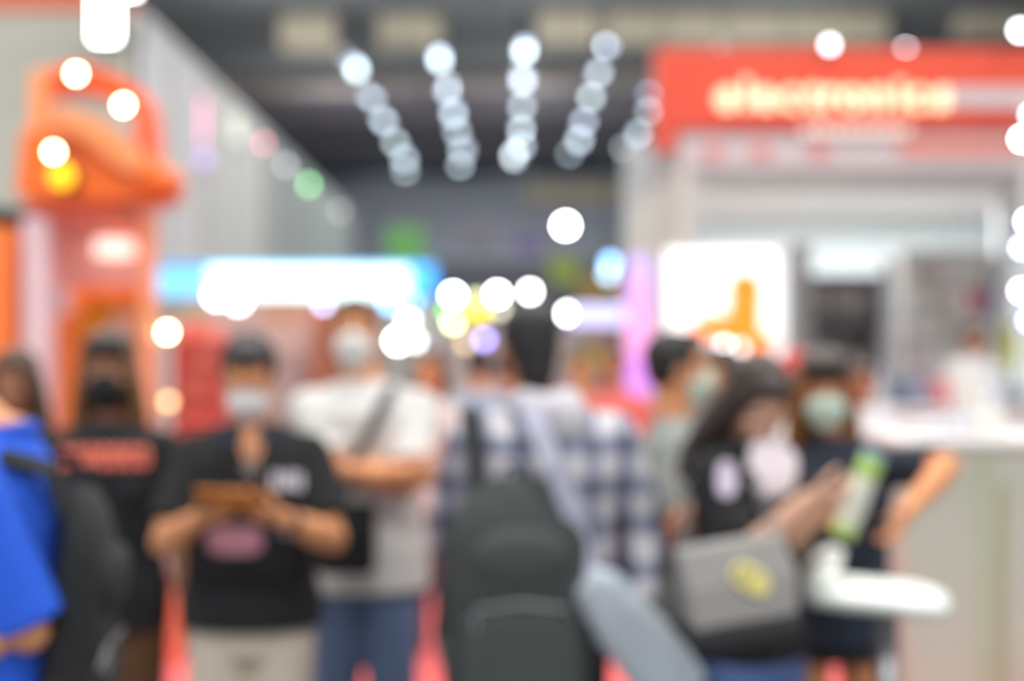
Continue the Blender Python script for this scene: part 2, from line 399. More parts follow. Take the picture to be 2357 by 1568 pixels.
obj('pale_panel', pbox(880, 690, 1000, 1150, LB + 1.1, .1, b2), mat((206, 206, 196), .7), booth2)
sh = thing('display_rack', 'red display rack with rows of shelves between two black-shirted people', 'display rack', P(450, 1100, 10))
shl = sh.location
obj('back_board', pbox(398, 775, 510, 1420, 10, .06, shl), mat((255, 142, 128), .6), sh)
for k in range(9):
    y = 785 + k * 60
    obj('shelf', pbox(396, y, 512, y + 8, 9.75, .28, shl), mat((248, 118, 104), .6), sh)
    for q in range(4):
        obj('pack', pbox(402 + q * 27, y - 42, 424 + q * 27, y, 9.85, .12, shl), mat([(255, 160, 142), (252, 128, 116), (250, 142, 128), (255, 176, 158)][(q + k) % 4], .6), sh)
for q in (394, 508): obj('upright', pbox(q, 770, q + 6, 1420, 9.74, .34, shl), mat((220, 80, 70), .5), sh)
lamp(385, 765, 9.4, 24, (255, 246, 190), 30, 'round yellow-white lamp beside the red display rack', name='globe_lamp', cat='lamp', arm=('to', (X(397, 9.8), 9.8, Z(778, 9.8))))
lamp(388, 925, 9.4, 26, (255, 214, 150), 4.6, 'dim peach globe lamp beside the red display rack', name='globe_lamp', cat='lamp', arm=('to', (X(397, 9.8), 9.8, Z(930, 9.8))))
for px, py, dp, c, s, nm in (
    (500, 680, 44, (245, 250, 255), 12, 'white lamp on the left of the blue light box'),
    (548, 692, 44, (250, 244, 255), 10, 'lavender-white lamp hanging under the blue light box'),
    (745, 700, 24, (190, 205, 255), 8, 'pale blue lamp hanging under the middle of the light box'),
    (895, 698, 28, (130, 190, 250), 9, 'blue lamp hanging under the right of the light box'),
    (950, 698, 24, (120, 180, 245), 7, 'deep blue lamp beneath the right end of the light box'),
    (915, 785, 34, (255, 255, 240), 20, 'bright white lamp right of the tall man in the white shirt'),
    (940, 740, 30, (250, 252, 250), 8, 'white lamp above the bright one by the tall man'),
    (955, 785, 26, (225, 240, 238), 9, 'pale grey-white lamp next to the bright one by the tall man'),
    (1043, 680, 28, (250, 255, 248), 32, 'bright white lamp at the left of the middle cluster'),
    (1030, 715, 24, (110, 220, 110), 7, 'green lamp behind the left of the middle cluster'),
    (1043, 742, 24, (240, 255, 180), 13, 'yellow-green lamp below the bright one in the middle cluster'),
    (1098, 690, 26, (235, 235, 190), 5, 'dim cream lamp in the middle cluster'),
    (1145, 678, 28, (252, 255, 248), 32, 'bright white lamp in the centre of the middle cluster'),
    (1220, 672, 24, (250, 250, 252), 24, 'white lamp just above the head of the man with the backpack'),
    (1115, 782, 26, (165, 150, 255), 8, 'violet lamp left of the man with the backpack'),
    (1070, 790, 24, (230, 200, 150), 4, 'dim amber lamp left of the violet lamp'),
    (1308, 722, 26, (250, 255, 250), 26, 'white lamp at the left end of the lavender light strip'),
    (1302, 520, 32, (250, 255, 248), 34, 'large lone white lamp hanging above the aisle'),
    (1405, 606, 34, (140, 200, 255), 5.5, 'pale blue lamp left of the violet pillar'),
    (1400, 632, 30, (190, 225, 255), 4, 'blue-white lamp below the pale blue lamp by the pillar'),
    (1460, 602, 26, (185, 165, 250), 3.5, 'lilac lamp on top of the violet pillar'),
    (1150, 712, 26, (225, 225, 200), 4, 'dim lamp under the centre of the middle cluster')):
    if px < 600: lamp(px, py, LB - .25, dp, c, s, nm, arm=('to', (X(px, LB), LB + .1, Z(650, LB))))
    elif px < 1000: lamp(px, py, LB + .25, dp, c, s, nm, arm=('hang', Z(682, LB)))
    elif py > 640: lamp(px, py, 15.6, dp, c, s, nm, arm=('to', (X(px, 16.1), 16.1, Z(675 if py < 688 else 700, 16.1))))
    else: lamp(px, py, 15.5, dp, c, s, nm, arm=('hang', CEIL_Z))
lamp(1100, 715, 15.8, 60, (245, 225, 40), 2.0, 'yellow lamp in the middle cluster behind the white ones', arm=('to', (X(1100, 16.1), 16.1, Z(700, 16.1))))
# truss that carries the middle lamps
tr = thing('lamp_truss', 'slim dark lighting truss behind the middle cluster of lamps', 'truss', (X(1180, 16), 16.1, 0))
def tx(px): return X(px, 16.1) - tr.location.x
for z in (Z(675, 16.1), Z(700, 16.1)):
    obj('chord', MB().tube([(tx(1020), 0, z), (tx(1420), 0, z)], .025, n=8), DARKMETAL, tr)
obj('brace', MB().tube([(tx(1020 + i * 20), 0, Z(675 + (i % 2) * 25, 16.1)) for i in range(21)], .012, n=6), DARKMETAL, tr)
for q in (1020, 1420): obj('post', MB().tube([(tx(q), 0, 0), (tx(q), 0, Z(670, 16.1))], .035, n=8), DARKMETAL, tr)
ls = thing('light_strip', 'lavender-white light strip beside the violet pillar', 'light strip', P(1380, 725, 15))
obj('face', pbox(1316, 706, 1480, 748, 15, .05, ls.location), glow((205, 205, 255), 1.1), ls, bevel=.02)
obj('case', pbox(1312, 702, 1484, 752, 15.04, .15, ls.location), WHITEM, ls)
for q in (1330, 1470): obj('post', MB().box((X(q, 15) - ls.location.x, .1, -ls.location.z), (X(q, 15) - ls.location.x + .05, .15, -.05)), METAL, ls)
pl = thing('lit_pillar', 'pink and violet glowing pillar behind the man in the grey shirt', 'pillar', (X(1472, 9.7), 9.7, 0))
for y0, y1, c, s in ((590, 650, (196, 172, 240), .6), (650, 730, (212, 160, 236), .65), (730, 820, (240, 160, 222), .65), (820, 910, (206, 140, 240), .65)):
    obj('lit_panel', pbox(1446, y0, 1500, y1, 9.7, .2, pl.location), glow(c, s), pl)
obj('core', pbox(1450, 588, 1496, 1350, 9.73, .15, pl.location), WHITEM, pl)
obj('base', MB().box((-.15, -.1, 0), (.15, .3, .05)), WHITEM, pl)

# far stands and banners at the end of the aisle
def banner(px0, py0, px1, py1, d, c, label, s=0, name='hanging_banner', cat='banner'):
    a = P((px0 + px1) / 2, py1, d)
    t = thing(name, label, cat, a)
    obj('sheet', pbox(px0, py0, px1, py1, d, .04, a), glow(c, s) if s else mat(c, .7, .12, 2), t)
    obj('rail', pbox(px0 - 4, py0 - 4, px1 + 4, py0, d - .02, .08, a), METAL, t)
    if name == 'hanging_banner':
        zc = CEIL_Z - a.z; w_ = P(px1, py0, d).x - a.x
        for q in (-.8, .8): obj('cord', MB().tube([(w_ * q, .02, P(px0, py0, d).z - a.z), (w_ * q, .02, zc)], .012, n=6), DARKMETAL, t)
    else:
        w_ = P(px1, py0, d).x - a.x
        for q in (-.9, .9): obj('post', MB().box((w_ * q - .03, .04, -a.z), (w_ * q + .03, .1, .05)), METAL, t)
banner(890, 520, 975, 610, 34, (112, 178, 100), 'green hanging banner far above the blue light box')
banner(1060, 520, 1135, 570, 34, (122, 116, 128), 'dull mauve banner right of the green hanging banner')
banner(1185, 535, 1250, 580, 34, (112, 98, 142), 'purple hanging banner far down the aisle')
banner(1265, 590, 1330, 650, 26, (142, 160, 62), 'olive green stand sign far down the aisle', name='stand_sign', cat='sign')
banner(1330, 640, 1440, 705, 24, (176, 142, 44), 'ochre yellow stand sign behind the blue lamps', name='stand_sign', cat='sign')
banner(1000, 745, 1150, 1010, 24, (206, 190, 184), 'pale stand front at the end of the aisle', name='trade_stand', cat='stand')
banner(1250, 760, 1345, 1000, 23, (196, 178, 186), 'pinkish stand front left of the violet pillar', name='trade_stand', cat='stand')
banner(1300, 800, 1395, 850, 20, (176, 158, 50), 'mustard product sign in front of the far stands', name='stand_sign', cat='sign')
banner(1345, 755, 1445, 1010, 22, (168, 128, 122), 'brownish stand front behind the violet pillar', name='trade_stand', cat='stand')
banner(820, 600, 1445, 740, 40, (78, 80, 88), 'dark far row of stands closing the aisle', name='trade_stand', cat='stand')

# ------------------------------------------------------------------ red electronics booth
RD = 10.2
rb = thing('electronics_booth', 'grey and white booth with red fascia and glowing lettering', 'booth', (X(1900, RD), RD, 0))
r0 = rb.location
def rbx(px0, py0, px1, py1, d, t): return pbox(px0, py0, px1, py1, d, t, r0)
RED = mat((224, 80, 54), .5, .05, 1); GREYP = mat((200, 190, 192), .6, .05, 1); GREYW = mat((206, 213, 216), .7, .05, .8)
STR = mat((206, 176, 176), .6, .05, 2)
obj('fascia', rbx(1512, 112, 2600, 296, RD, .25), RED, rb, bevel=.01)
obj('fascia_end', rbx(1512, 112, 1556, 345, RD + .01, .3), RED, rb)
obj('white_stripe', rbx(2170, 200, 2600, 248, RD - .02, .03), GREYP, rb)
obj('lower_fascia', rbx(1560, 292, 2600, 388, RD + .05, .2), GREYP, rb)
obj('red_stripe', rbx(2070, 326, 2600, 354, RD + .03, .03), mat((225, 125, 110), .6), rb)
obj('red_stripe', rbx(2230, 252, 2345, 270, RD - .03, .02), RED, rb)
for a, b in ((1622, 1665), (1730, 1775), (1865, 1905)):
    obj('red_mark', rbx(a, 338, b, 358, RD + .03, .03), mat((228, 110, 100), .6), rb)
obj('front_post', rbx(1572, 345, 1618, 1310, RD + .1, .14), mat((200, 200, 202), .6), rb, bevel=.01)
obj('side_wall', MB().box((X(1452, 14) - r0.x, 0, 0), (X(1452, 14) - r0.x + .08, 4.2, Z(372, RD))).xf(Matrix.Identity(4)), mat((206, 200, 192), .7), rb)
obj('back_wall', rbx(1440, 330, 2900, 1200, RD + 4.0, .12), GREYW, rb)
obj('platform', MB().box((-1.1, -.02, 0), (6, 4.1, .1)), WHITEM, rb, bevel=.01)
obj('soffit', rbx(1560, 380, 2600, 392, RD + .2, 3.8), mat((188, 180, 178), .7), rb)
obj('inner_header', rbx(1500, 405, 2450, 430, RD + 3.2, .1), mat((176, 160, 160), .7), rb)
obj('panel_column', rbx(2028, 600, 2066, 1150, RD + 1.5, .12), mat((206, 206, 206), .6), rb)
obj('panel_column', rbx(1812, 560, 1868, 1150, RD + 1.6, .12), mat((204, 203, 204), .6), rb)
obj('panel_column', rbx(2300, 390, 2330, 900, RD + 1.6, .1), mat((214, 214, 216), .6), rb)
obj('roof_grid', MB().box((X(1640, RD) - r0.x, .2, Z(112, RD) - .06), (5.5, 3.9, Z(112, RD) - .02)), WHITEM, rb)
for lx in (1750, 2010, 2240):  # added area lights under the soffit to lift the booth interior
    area((X(lx, RD + 2.3), RD + 2.3, Z(392, RD) - .03), 1.0, 60, (.96, 1, 1))
# glowing letters
letters = 'electronics'
x0, x1 = 1648, 2200
wid = {'e': 1, 'l': .5, 'c': .95, 't': .65, 'r': .7, 'o': 1.05, 'n': 1.05, 'i': .5, 's': .9}
tot = sum(wid[c] for c in letters); cx = x0
LET = glow((255, 226, 186), 1.25)
for c in letters:
    me = font_mesh(c, .30, .02, .008); q = P(cx, 250, RD - .08) - r0
    me.transform(Matrix.Translation(q) @ Matrix.Rotation(PI / 2, 4, 'X'))
    link('letter', me, LET, rb); cx += wid[c] * (x1 - x0) / tot
# small pale caption strip under the letters
for k in range(9):
    obj('caption_mark', rbx(1850 + k * 28, 290, 1870 + k * 28, 312, RD - .01, .02), glow((225, 215, 205), .55), rb)
# screen
sc = thing('video_screen', 'bright white video screen showing an orange figure', 'screen', P(1660, 800, RD - .25))
sl = sc.location; SD = RD - .25
obj('picture', pbox(1536, 578, 1788, 786, SD, .03, sl), glow((255, 255, 252), 1.08), sc)
obj('bezel', pbox(1530, 572, 1794, 792, SD + .02, .08, sl), mat((210, 212, 212), .5), sc, bevel=.01)
fig = MB()
for (px, py, rx, ry) in ((1716, 668, 40, 44), (1714, 715, 40, 46), (1704, 755, 50, 36), (1650, 752, 58, 30), (1730, 785, 56, 26)):
    fig.ell(P(px, py, SD - .012) - sl, (PX(rx, SD), .01, PX(ry, SD)), nu=24)
obj('orange_image', fig, glow((252, 128, 30), 1.0), sc, smooth=True)
obj('dark_crown', MB().ell(P(1714, 648, SD - .02) - sl, (PX(17, SD), .01, PX(14, SD))), glow((190, 120, 20), .7), sc, smooth=True)
for q in (1560, 1760): obj('stand_leg', MB().box((X(q, SD) - sl.x, .04, -sl.z), (X(q, SD) - sl.x + .06, .1, .02)), METAL, sc)
lamp(1668, 797, RD - .5, 30, (235, 238, 240), 6, 'white globe lamp above the long-haired woman', name='globe_lamp', cat='lamp', arm=('to', (X(1690, SD), SD + .05, Z(789, SD))))
lamp(1705, 800, RD - .5, 24, (235, 225, 222), 4, 'second white globe lamp beside the orange figure on the screen', name='globe_lamp', cat='lamp', arm=('to', (X(1690, SD), SD + .05, Z(789, SD))))
for px, py, d, s, c, nm in ((1733, 122, RD + .9, 11, (215, 215, 255), 'lamp half hidden behind the red fascia, left of three'), (1910, 103, RD - .25, 11, (232, 225, 240), 'round lamp hanging before the top edge of the red fascia'),
                      (2085, 116, RD + .9, 12, (245, 228, 235), 'lamp half hidden behind the red fascia, right of three'), (2348, 70, RD - .2, 20, (235, 248, 250), 'white lamp above the right end of the red fascia')):
    lamp(px, py, d, 24, c, s, nm, arm=('to', (X(px, RD), RD + .1, Z(125, RD))) if d < RD else ('to', (X(px, d), d + .25, Z(112, RD) - .04)))
for px, py, s, c, nm in ((2375, 265, 16, (210, 225, 255), 'blue-white lamp at the right picture edge by the white stripe'), (2352, 320, 34, (255, 250, 252), 'bright white lamp at the right picture edge under the fascia'),
    (2365, 510, 26, (225, 225, 255), 'upper of the lavender lamps beside the booth opening'), (2352, 570, 12, (225, 225, 250), 'second lavender lamp beside the booth opening'),
    (2350, 670, 20, (235, 230, 255), 'third lavender lamp beside the booth opening'), (2368, 738, 16, (175, 175, 255), 'lowest and bluest lamp beside the booth opening')):
    lamp(px, py, 9.2, 24, c, s, nm, arm=('to', (X(2372, 9.6), 9.62, P(px, py, 9.2).z)))
pk = thing('lamp_pole', 'white pole at the right edge carrying the column of lavender lamps', 'pole', (X(2372, 9.6), 9.62, 0))
obj('pole_shaft', MB().tube([(0, 0, .02), (0, 0, Z(220, 9.6))], .03), WHITEM, pk); obj('pole_base', MB().tube([(0, 0, 0), (0, 0, .03)], .16, n=24), WHITEM, pk)
# dark shelving unit
ds = thing('shelving_unit', 'dark grey shelving unit in the middle of the white booth', 'shelf', P(1948, 870, RD + 1.4))
dl = ds.location; dz = Vector((0, 0, 0))
obj('back_board', pbox(1870, 640, 2026, 1150, RD + 1.7, .05, dl), mat((178, 172, 170), .7), ds)
for y, h, c in ((632, 10, (120, 120, 126)), (718, 34, (84, 84, 88)), (870, 20, (98, 92, 90)), (1000, 14, (90, 88, 88))):
    obj('shelf', pbox(1868, y, 2028, y + h, RD + 1.3, .4, dl), mat(c, .6), ds)
for q in (1868, 2020): obj('upright', pbox(q, 632, q + 8, 1150, RD + 1.3, .42, dl), mat((120, 120, 124), .6), ds)
k = 0
for y, ys in ((716, 'upper'), (868, 'lower')):
    for q in range(4):
        b = obj('product_box', pbox(1882 + q * 34, y - 52 - (q % 2) * 14, 1908 + q * 34, y, RD + 1.38, .2), mat([(168, 160, 156), (140, 136, 134), (184, 174, 164), (120, 120, 122)][q], .6), None, bevel=.005)
        tag(b, '%s box standing on the %s shelf of the dark shelving unit' % (['beige-grey', 'mid grey', 'sand coloured', 'charcoal'][q], ys), 'box', 'boxes on the dark shelving unit')
# pale wall of hanging accessories
ph = thing('pegboard', 'pale pegboard on the right of the white booth', 'pegboard', P(2160, 850, RD + 1.6))
pl_ = ph.location
obj('board', pbox(2070, 575, 2298, 900, RD + 1.7, .05, pl_), mat((208, 206, 202), .7), ph)
for k in range(4): obj('hook_rail', pbox(2075, 600 + k * 62, 2294, 604 + k * 62, RD + 1.66, .03, pl_), METAL, ph)
cc = [((232, 220, 205), 'cream'), ((238, 222, 220), 'blush'), ((188, 186, 186), 'grey'), ((226, 228, 230), 'white'), ((214, 196, 186), 'beige')]
rown = ['top', 'second', 'third', 'bottom']; coln = ['first', 'second', 'third', 'fourth', 'fifth', 'sixth', 'seventh']
for r_ in range(4):
    for q in range(7):
        c, cn = cc[(q * 2 + r_ * 3) % 5]
        if r_ == 1 and q == 5: c, cn = (206, 84, 84), 'red'
        if r_ == 1 and q == 6: c, cn = (138, 112, 168), 'purple'
        b = obj('accessory_pack', pbox(2082 + q * 30, 606 + r_ * 62, 2104 + q * 30, 650 + r_ * 62, RD + 1.62, .03), mat(c, .5), None, bevel=.004)
        tag(b, '%s pack, %s from the left in the %s row of the pegboard' % (cn, coln[q], rown[r_]), 'package', 'packs hanging on the pegboard')
fg = thing('floor_sign', 'yellow-green sign board beside the man behind the counter', 'sign', (X(2325, RD + 1.1), RD + 1.1, .1))
obj('board', pbox(2312, 750, 2342, 850, RD + 1.1, .03, fg.location), mat((196, 196, 78), .6), fg)
obj('post', MB().box((-.02, .03, 0), (.02, .06, Z(760, RD + 1.1) - .1)), METAL, fg)
rs_ = thing('hanging_sign', 'red sign on a post above the people by the dark shelves', 'sign', (X(1826, 8.8), 8.8, 0))
obj('board', pbox(1800, 808, 1856, 868, 8.8, .04, rs_.location), mat((236, 88, 84), .6), rs_, bevel=.01)
obj('post', MB().tube([(0, .05, 0), (0, .05, Z(812, 8.8))], .018), METAL, rs_)

# far white display table with goods
WT = 8.6
tb = thing('display_table', 'long white display table covered with packages inside the booth', 'table', (X(2180, WT), WT, 0))
tl = tb.location
obj('tabletop', pbox(1968, 935, 2500, 948, WT, 1.0, tl), WHITEM, tb, bevel=.01)
obj('front_skirt', MB().box((X(1972, WT) - tl.x, .03, 0), (X(2496, WT) - tl.x, .08, Z(946, WT))), mat((214, 212, 214), .7), tb)
for q in (1972, 2480):
    obj('end_panel', MB().box((X(q, WT) - tl.x, .05, 0), (X(q, WT) - tl.x + .05, .95, Z(946, WT))), WHITEM, tb)
gc = [((232, 232, 236), 'white'), ((120, 132, 160), 'slate blue'), ((226, 214, 216), 'pale pink'), ((200, 204, 212), 'silver grey'), ((150, 140, 158), 'mauve'), ((238, 236, 226), 'ivory'), ((96, 104, 122), 'dark blue'), ((214, 120, 116), 'red')]
zt = Z(935, WT)
for q in range(11):
    for r_ in range(2):
        c, cn = gc[(q * 3 + r_ * 5) % 8]
        xx = X(1990 + q * 36, WT); h = .06 + .05 * ((q * 7 + r_ * 3) % 3) + (.05 if r_ else 0)
        b = obj('package', MB().box((xx, WT + .12 + r_ * .4, zt + .002), (xx + .075, WT + .32 + r_ * .4, zt + h)), mat(c, .5), None, bevel=.004)
        tag(b, '%s package, %s along the %s row on the white display table' % (cn, (coln + ['eighth', 'ninth', 'tenth', 'eleventh'])[q], 'front' if r_ == 0 else 'rear'), 'package', 'packages on the white display table')
# near counter
CD = 5.6
ct = thing('counter', 'tall off-white counter at the right in front of the booth', 'counter', (X(2260, CD), CD, 0))
cl_ = ct.location
CW = mat((206, 207, 194), .6, .04, 1.5)
obj('counter_body', MB().box((X(2085, CD) - cl_.x, 0, .08), (X(2700, CD) - cl_.x, .7, Z(1010, CD) - .04)), CW, ct, bevel=.01)
obj('countertop', MB().box((X(2075, CD) - cl_.x, -.03, Z(1010, CD) - .04), (X(2710, CD) - cl_.x, .73, Z(1010, CD))), mat((228, 224, 222), .5), ct, bevel=.008)
obj('plinth', MB().box((X(2095, CD) - cl_.x, .03, 0), (X(2690, CD) - cl_.x, .67, .08)), DARKMETAL, ct)
obj('green_stripe', MB().box((X(2255, CD) - cl_.x, -.012, .1), (X(2290, CD) - cl_.x, .0, Z(1040, CD))), mat((196, 204, 176), .6), ct)
obj('brown_stripe', MB().box((X(2300, CD) - cl_.x, -.012, .1), (X(2312, CD) - cl_.x, .0, Z(1120, CD))), mat((190, 176, 140), .6), ct)
zz = Z(1010, CD)
for q, (c, nm) in enumerate((((236, 236, 238), 'white'), ((222, 222, 230), 'pale grey'), ((240, 240, 232), 'ivory'))):
    xx = X(2150 + q * 75, CD)
    b = obj('carton', MB().box((xx, CD + .25, zz + .001), (xx + .11, CD + .42, zz + .055 + .02 * q)), mat(c, .5), None, bevel=.004)
    tag(b, '%s carton lying on the tall off-white counter' % nm, 'carton', 'cartons on the tall counter')

# white bar stool
ST = 3.75
st = thing('bar_stool', 'glossy white moulded bar stool with low back in front of the women', 'stool', (X(2040, ST), ST, 0))
so = st.location
def sq(px, py): v = P(px, py, ST) - so; return v
WG = mat((246, 252, 246), .6, .01)
m_ = MB()
z_s = Z(1372, ST)
secs = []
for i, (px, py, hw, th) in enumerate(((1846, 1352, .07, .030), (1866, 1356, .13, .040), (1930, 1362, .16, .042), (2000, 1368, .17, .040), (2080, 1376, .17, .040), (2130, 1382, .15, .040), (2166, 1386, .08, .030))):
    c = sq(px, py); n_ = 20
    secs.append([c + Vector((0, math.cos(2*PI*k/n_) * hw, math.sin(2*PI*k/n_) * th)) for k in range(n_)])
obj('seat', MB().rings(secs), WG, st, bevel=0, smooth=True)
bk = MB(); rs = []
for u, hw, th in ((0, .13, .034), (.35, .14, .034), (.7, .12, .03), (1, .07, .02)):
    c = sq(1868, 1345) + Vector((.045 * u + .02 * u * u, 0, .095 * u)); rs.append([c + Vector((math.cos(t) * th, math.sin(t) * hw, 0)) for t in [2*PI*j/20 for j in range(20)]])
bk.rings(rs)
link('backrest', fuse(bk, .008, 8), WG, st, True)
obj('post', MB().tube([(0, 0, .03), (0, 0, z_s - .02)], .03, n=18), METAL, st, smooth=True)
obj('footrest', MB().tube([(math.cos(a) * .16, math.sin(a) * .16, .32) for a in [2*PI*k/24 for k in range(25)]], .011, n=8), METAL, st, smooth=True)
obj('footrest_spoke', MB().tube([(-.16, 0, .32), (.16, 0, .32)], .009, n=8), METAL, st)
obj('base_plate', MB().rings([[Vector((math.cos(a) * r, math.sin(a) * r, z)) for a in [2*PI*k/32 for k in range(32)]] for r, z in ((.21, 0), (.21, .008), (.05, .035))]), METAL, st)
l = bpy.data.lights.new('stool_fill_spot', 'SPOT'); l.energy = 130; l.spot_size = math.radians(20); l.spot_blend = .6; l.shadow_soft_size = .08; l.color = (.93, 1, .95)  # spot added overhead so the stool comes out bright
lo = bpy.data.objects.new('stool_fill_spot', l); lo.location = (so.x + .3, ST + .5, 5.6); COL.objects.link(lo)
lo.rotation_euler = (Vector((so.x - .02, ST, z_s)) - lo.location).to_track_quat('-Z', 'Y').to_euler()

# display pedestal seen between the two black shirts
pd = thing('display_pedestal', 'orange and white display pedestal standing on the red carpet', 'pedestal', (X(430, 7.4), 7.4, 0))
obj('base', MB().loft([((0, .15, 0), .13, .13), ((0, .15, .34), .11, .11)], n=24), mat((248, 120, 84), .5), pd, smooth=False)
obj('column', MB().loft([((0, .15, .34), .085, .085), ((0, .15, .62), .075, .075)]), mat((232, 190, 170), .5), pd)
obj('top_bowl', MB().loft([((0, .15, .62), .05, .05), ((0, .15, .72), .1, .1), ((0, .15, .76), .1, .1)]), mat((250, 130, 80), .5), pd)

# ------------------------------------------------------------------ people
def ik(sh, wr, hint, l1, l2):
    v = wr - sh; dist = v.length; mx = (l1 + l2) * .985
    if dist > mx: v = v * (mx / dist); dist = mx; wr = sh + v
    if dist < abs(l1 - l2) + .02: dist = abs(l1 - l2) + .02
    a = (l1*l1 - l2*l2 + dist*dist) / (2 * dist); h = math.sqrt(max(0, l1*l1 - a*a)); u = v.normalized()
    hv = hint - sh; hv = hv - u * hv.dot(u)
    if hv.length < 1e-4: hv = Vector((0, .1, -.02))
    return sh + u * a + hv.normalized() * h, wr

def hand(mb, wr, d, nrm, side, s, curl=.5):
    """palm, four bent fingers and a thumb; d = pointing direction, nrm = where the palm faces, side = +1/-1 thumb side"""
    d = d.normalized(); nrm = (nrm - d * nrm.dot(d)).normalized(); sv = d.cross(nrm).normalized() * side
    R = Matrix((sv, d, nrm)).transposed()
    mb.ell(wr + d * .045 * s, (.040 * s, .055 * s, .017 * s), R)
    mb.ell(wr + d * .078 * s, (.040 * s, .022 * s, .014 * s), R)
    for k, (off, ln) in enumerate(((.031, .072), (.0105, .080), (-.0105, .075), (-.031, .059))):
        p = wr + d * (.085 - abs(off) * .2) * s + sv * off * s; a = 0; pts = [p]; dd = d + sv * off * 1.2
        for q, f in enumerate((.45, .32, .23)):
            a += curl * (.55, .75, .6)[q] * (1 + .12 * k)
            p = p + (dd.normalized() * math.cos(a) + nrm * math.sin(a)) * ln * f * s; pts.append(p)
        mb.tube(pts, [.0098 * s, .0092 * s, .0085 * s, .0072 * s], n=10, ball=True)
    p = wr + d * .022 * s + sv * .026 * s
    t1 = p + (d * .6 + sv * .75 + nrm * .25).normalized() * .042 * s; t2 = t1 + (d * .85 + sv * .3 + nrm * (.3 + curl * .4)).normalized() * .03 * s
    t3 = t2 + (d * .9 + nrm * (.3 + curl * .5)).normalized() * .024 * s
    mb.tube([p, t1, t2, t3], [.014 * s, .012 * s, .0105 * s, .009 * s], n=10, ball=True)

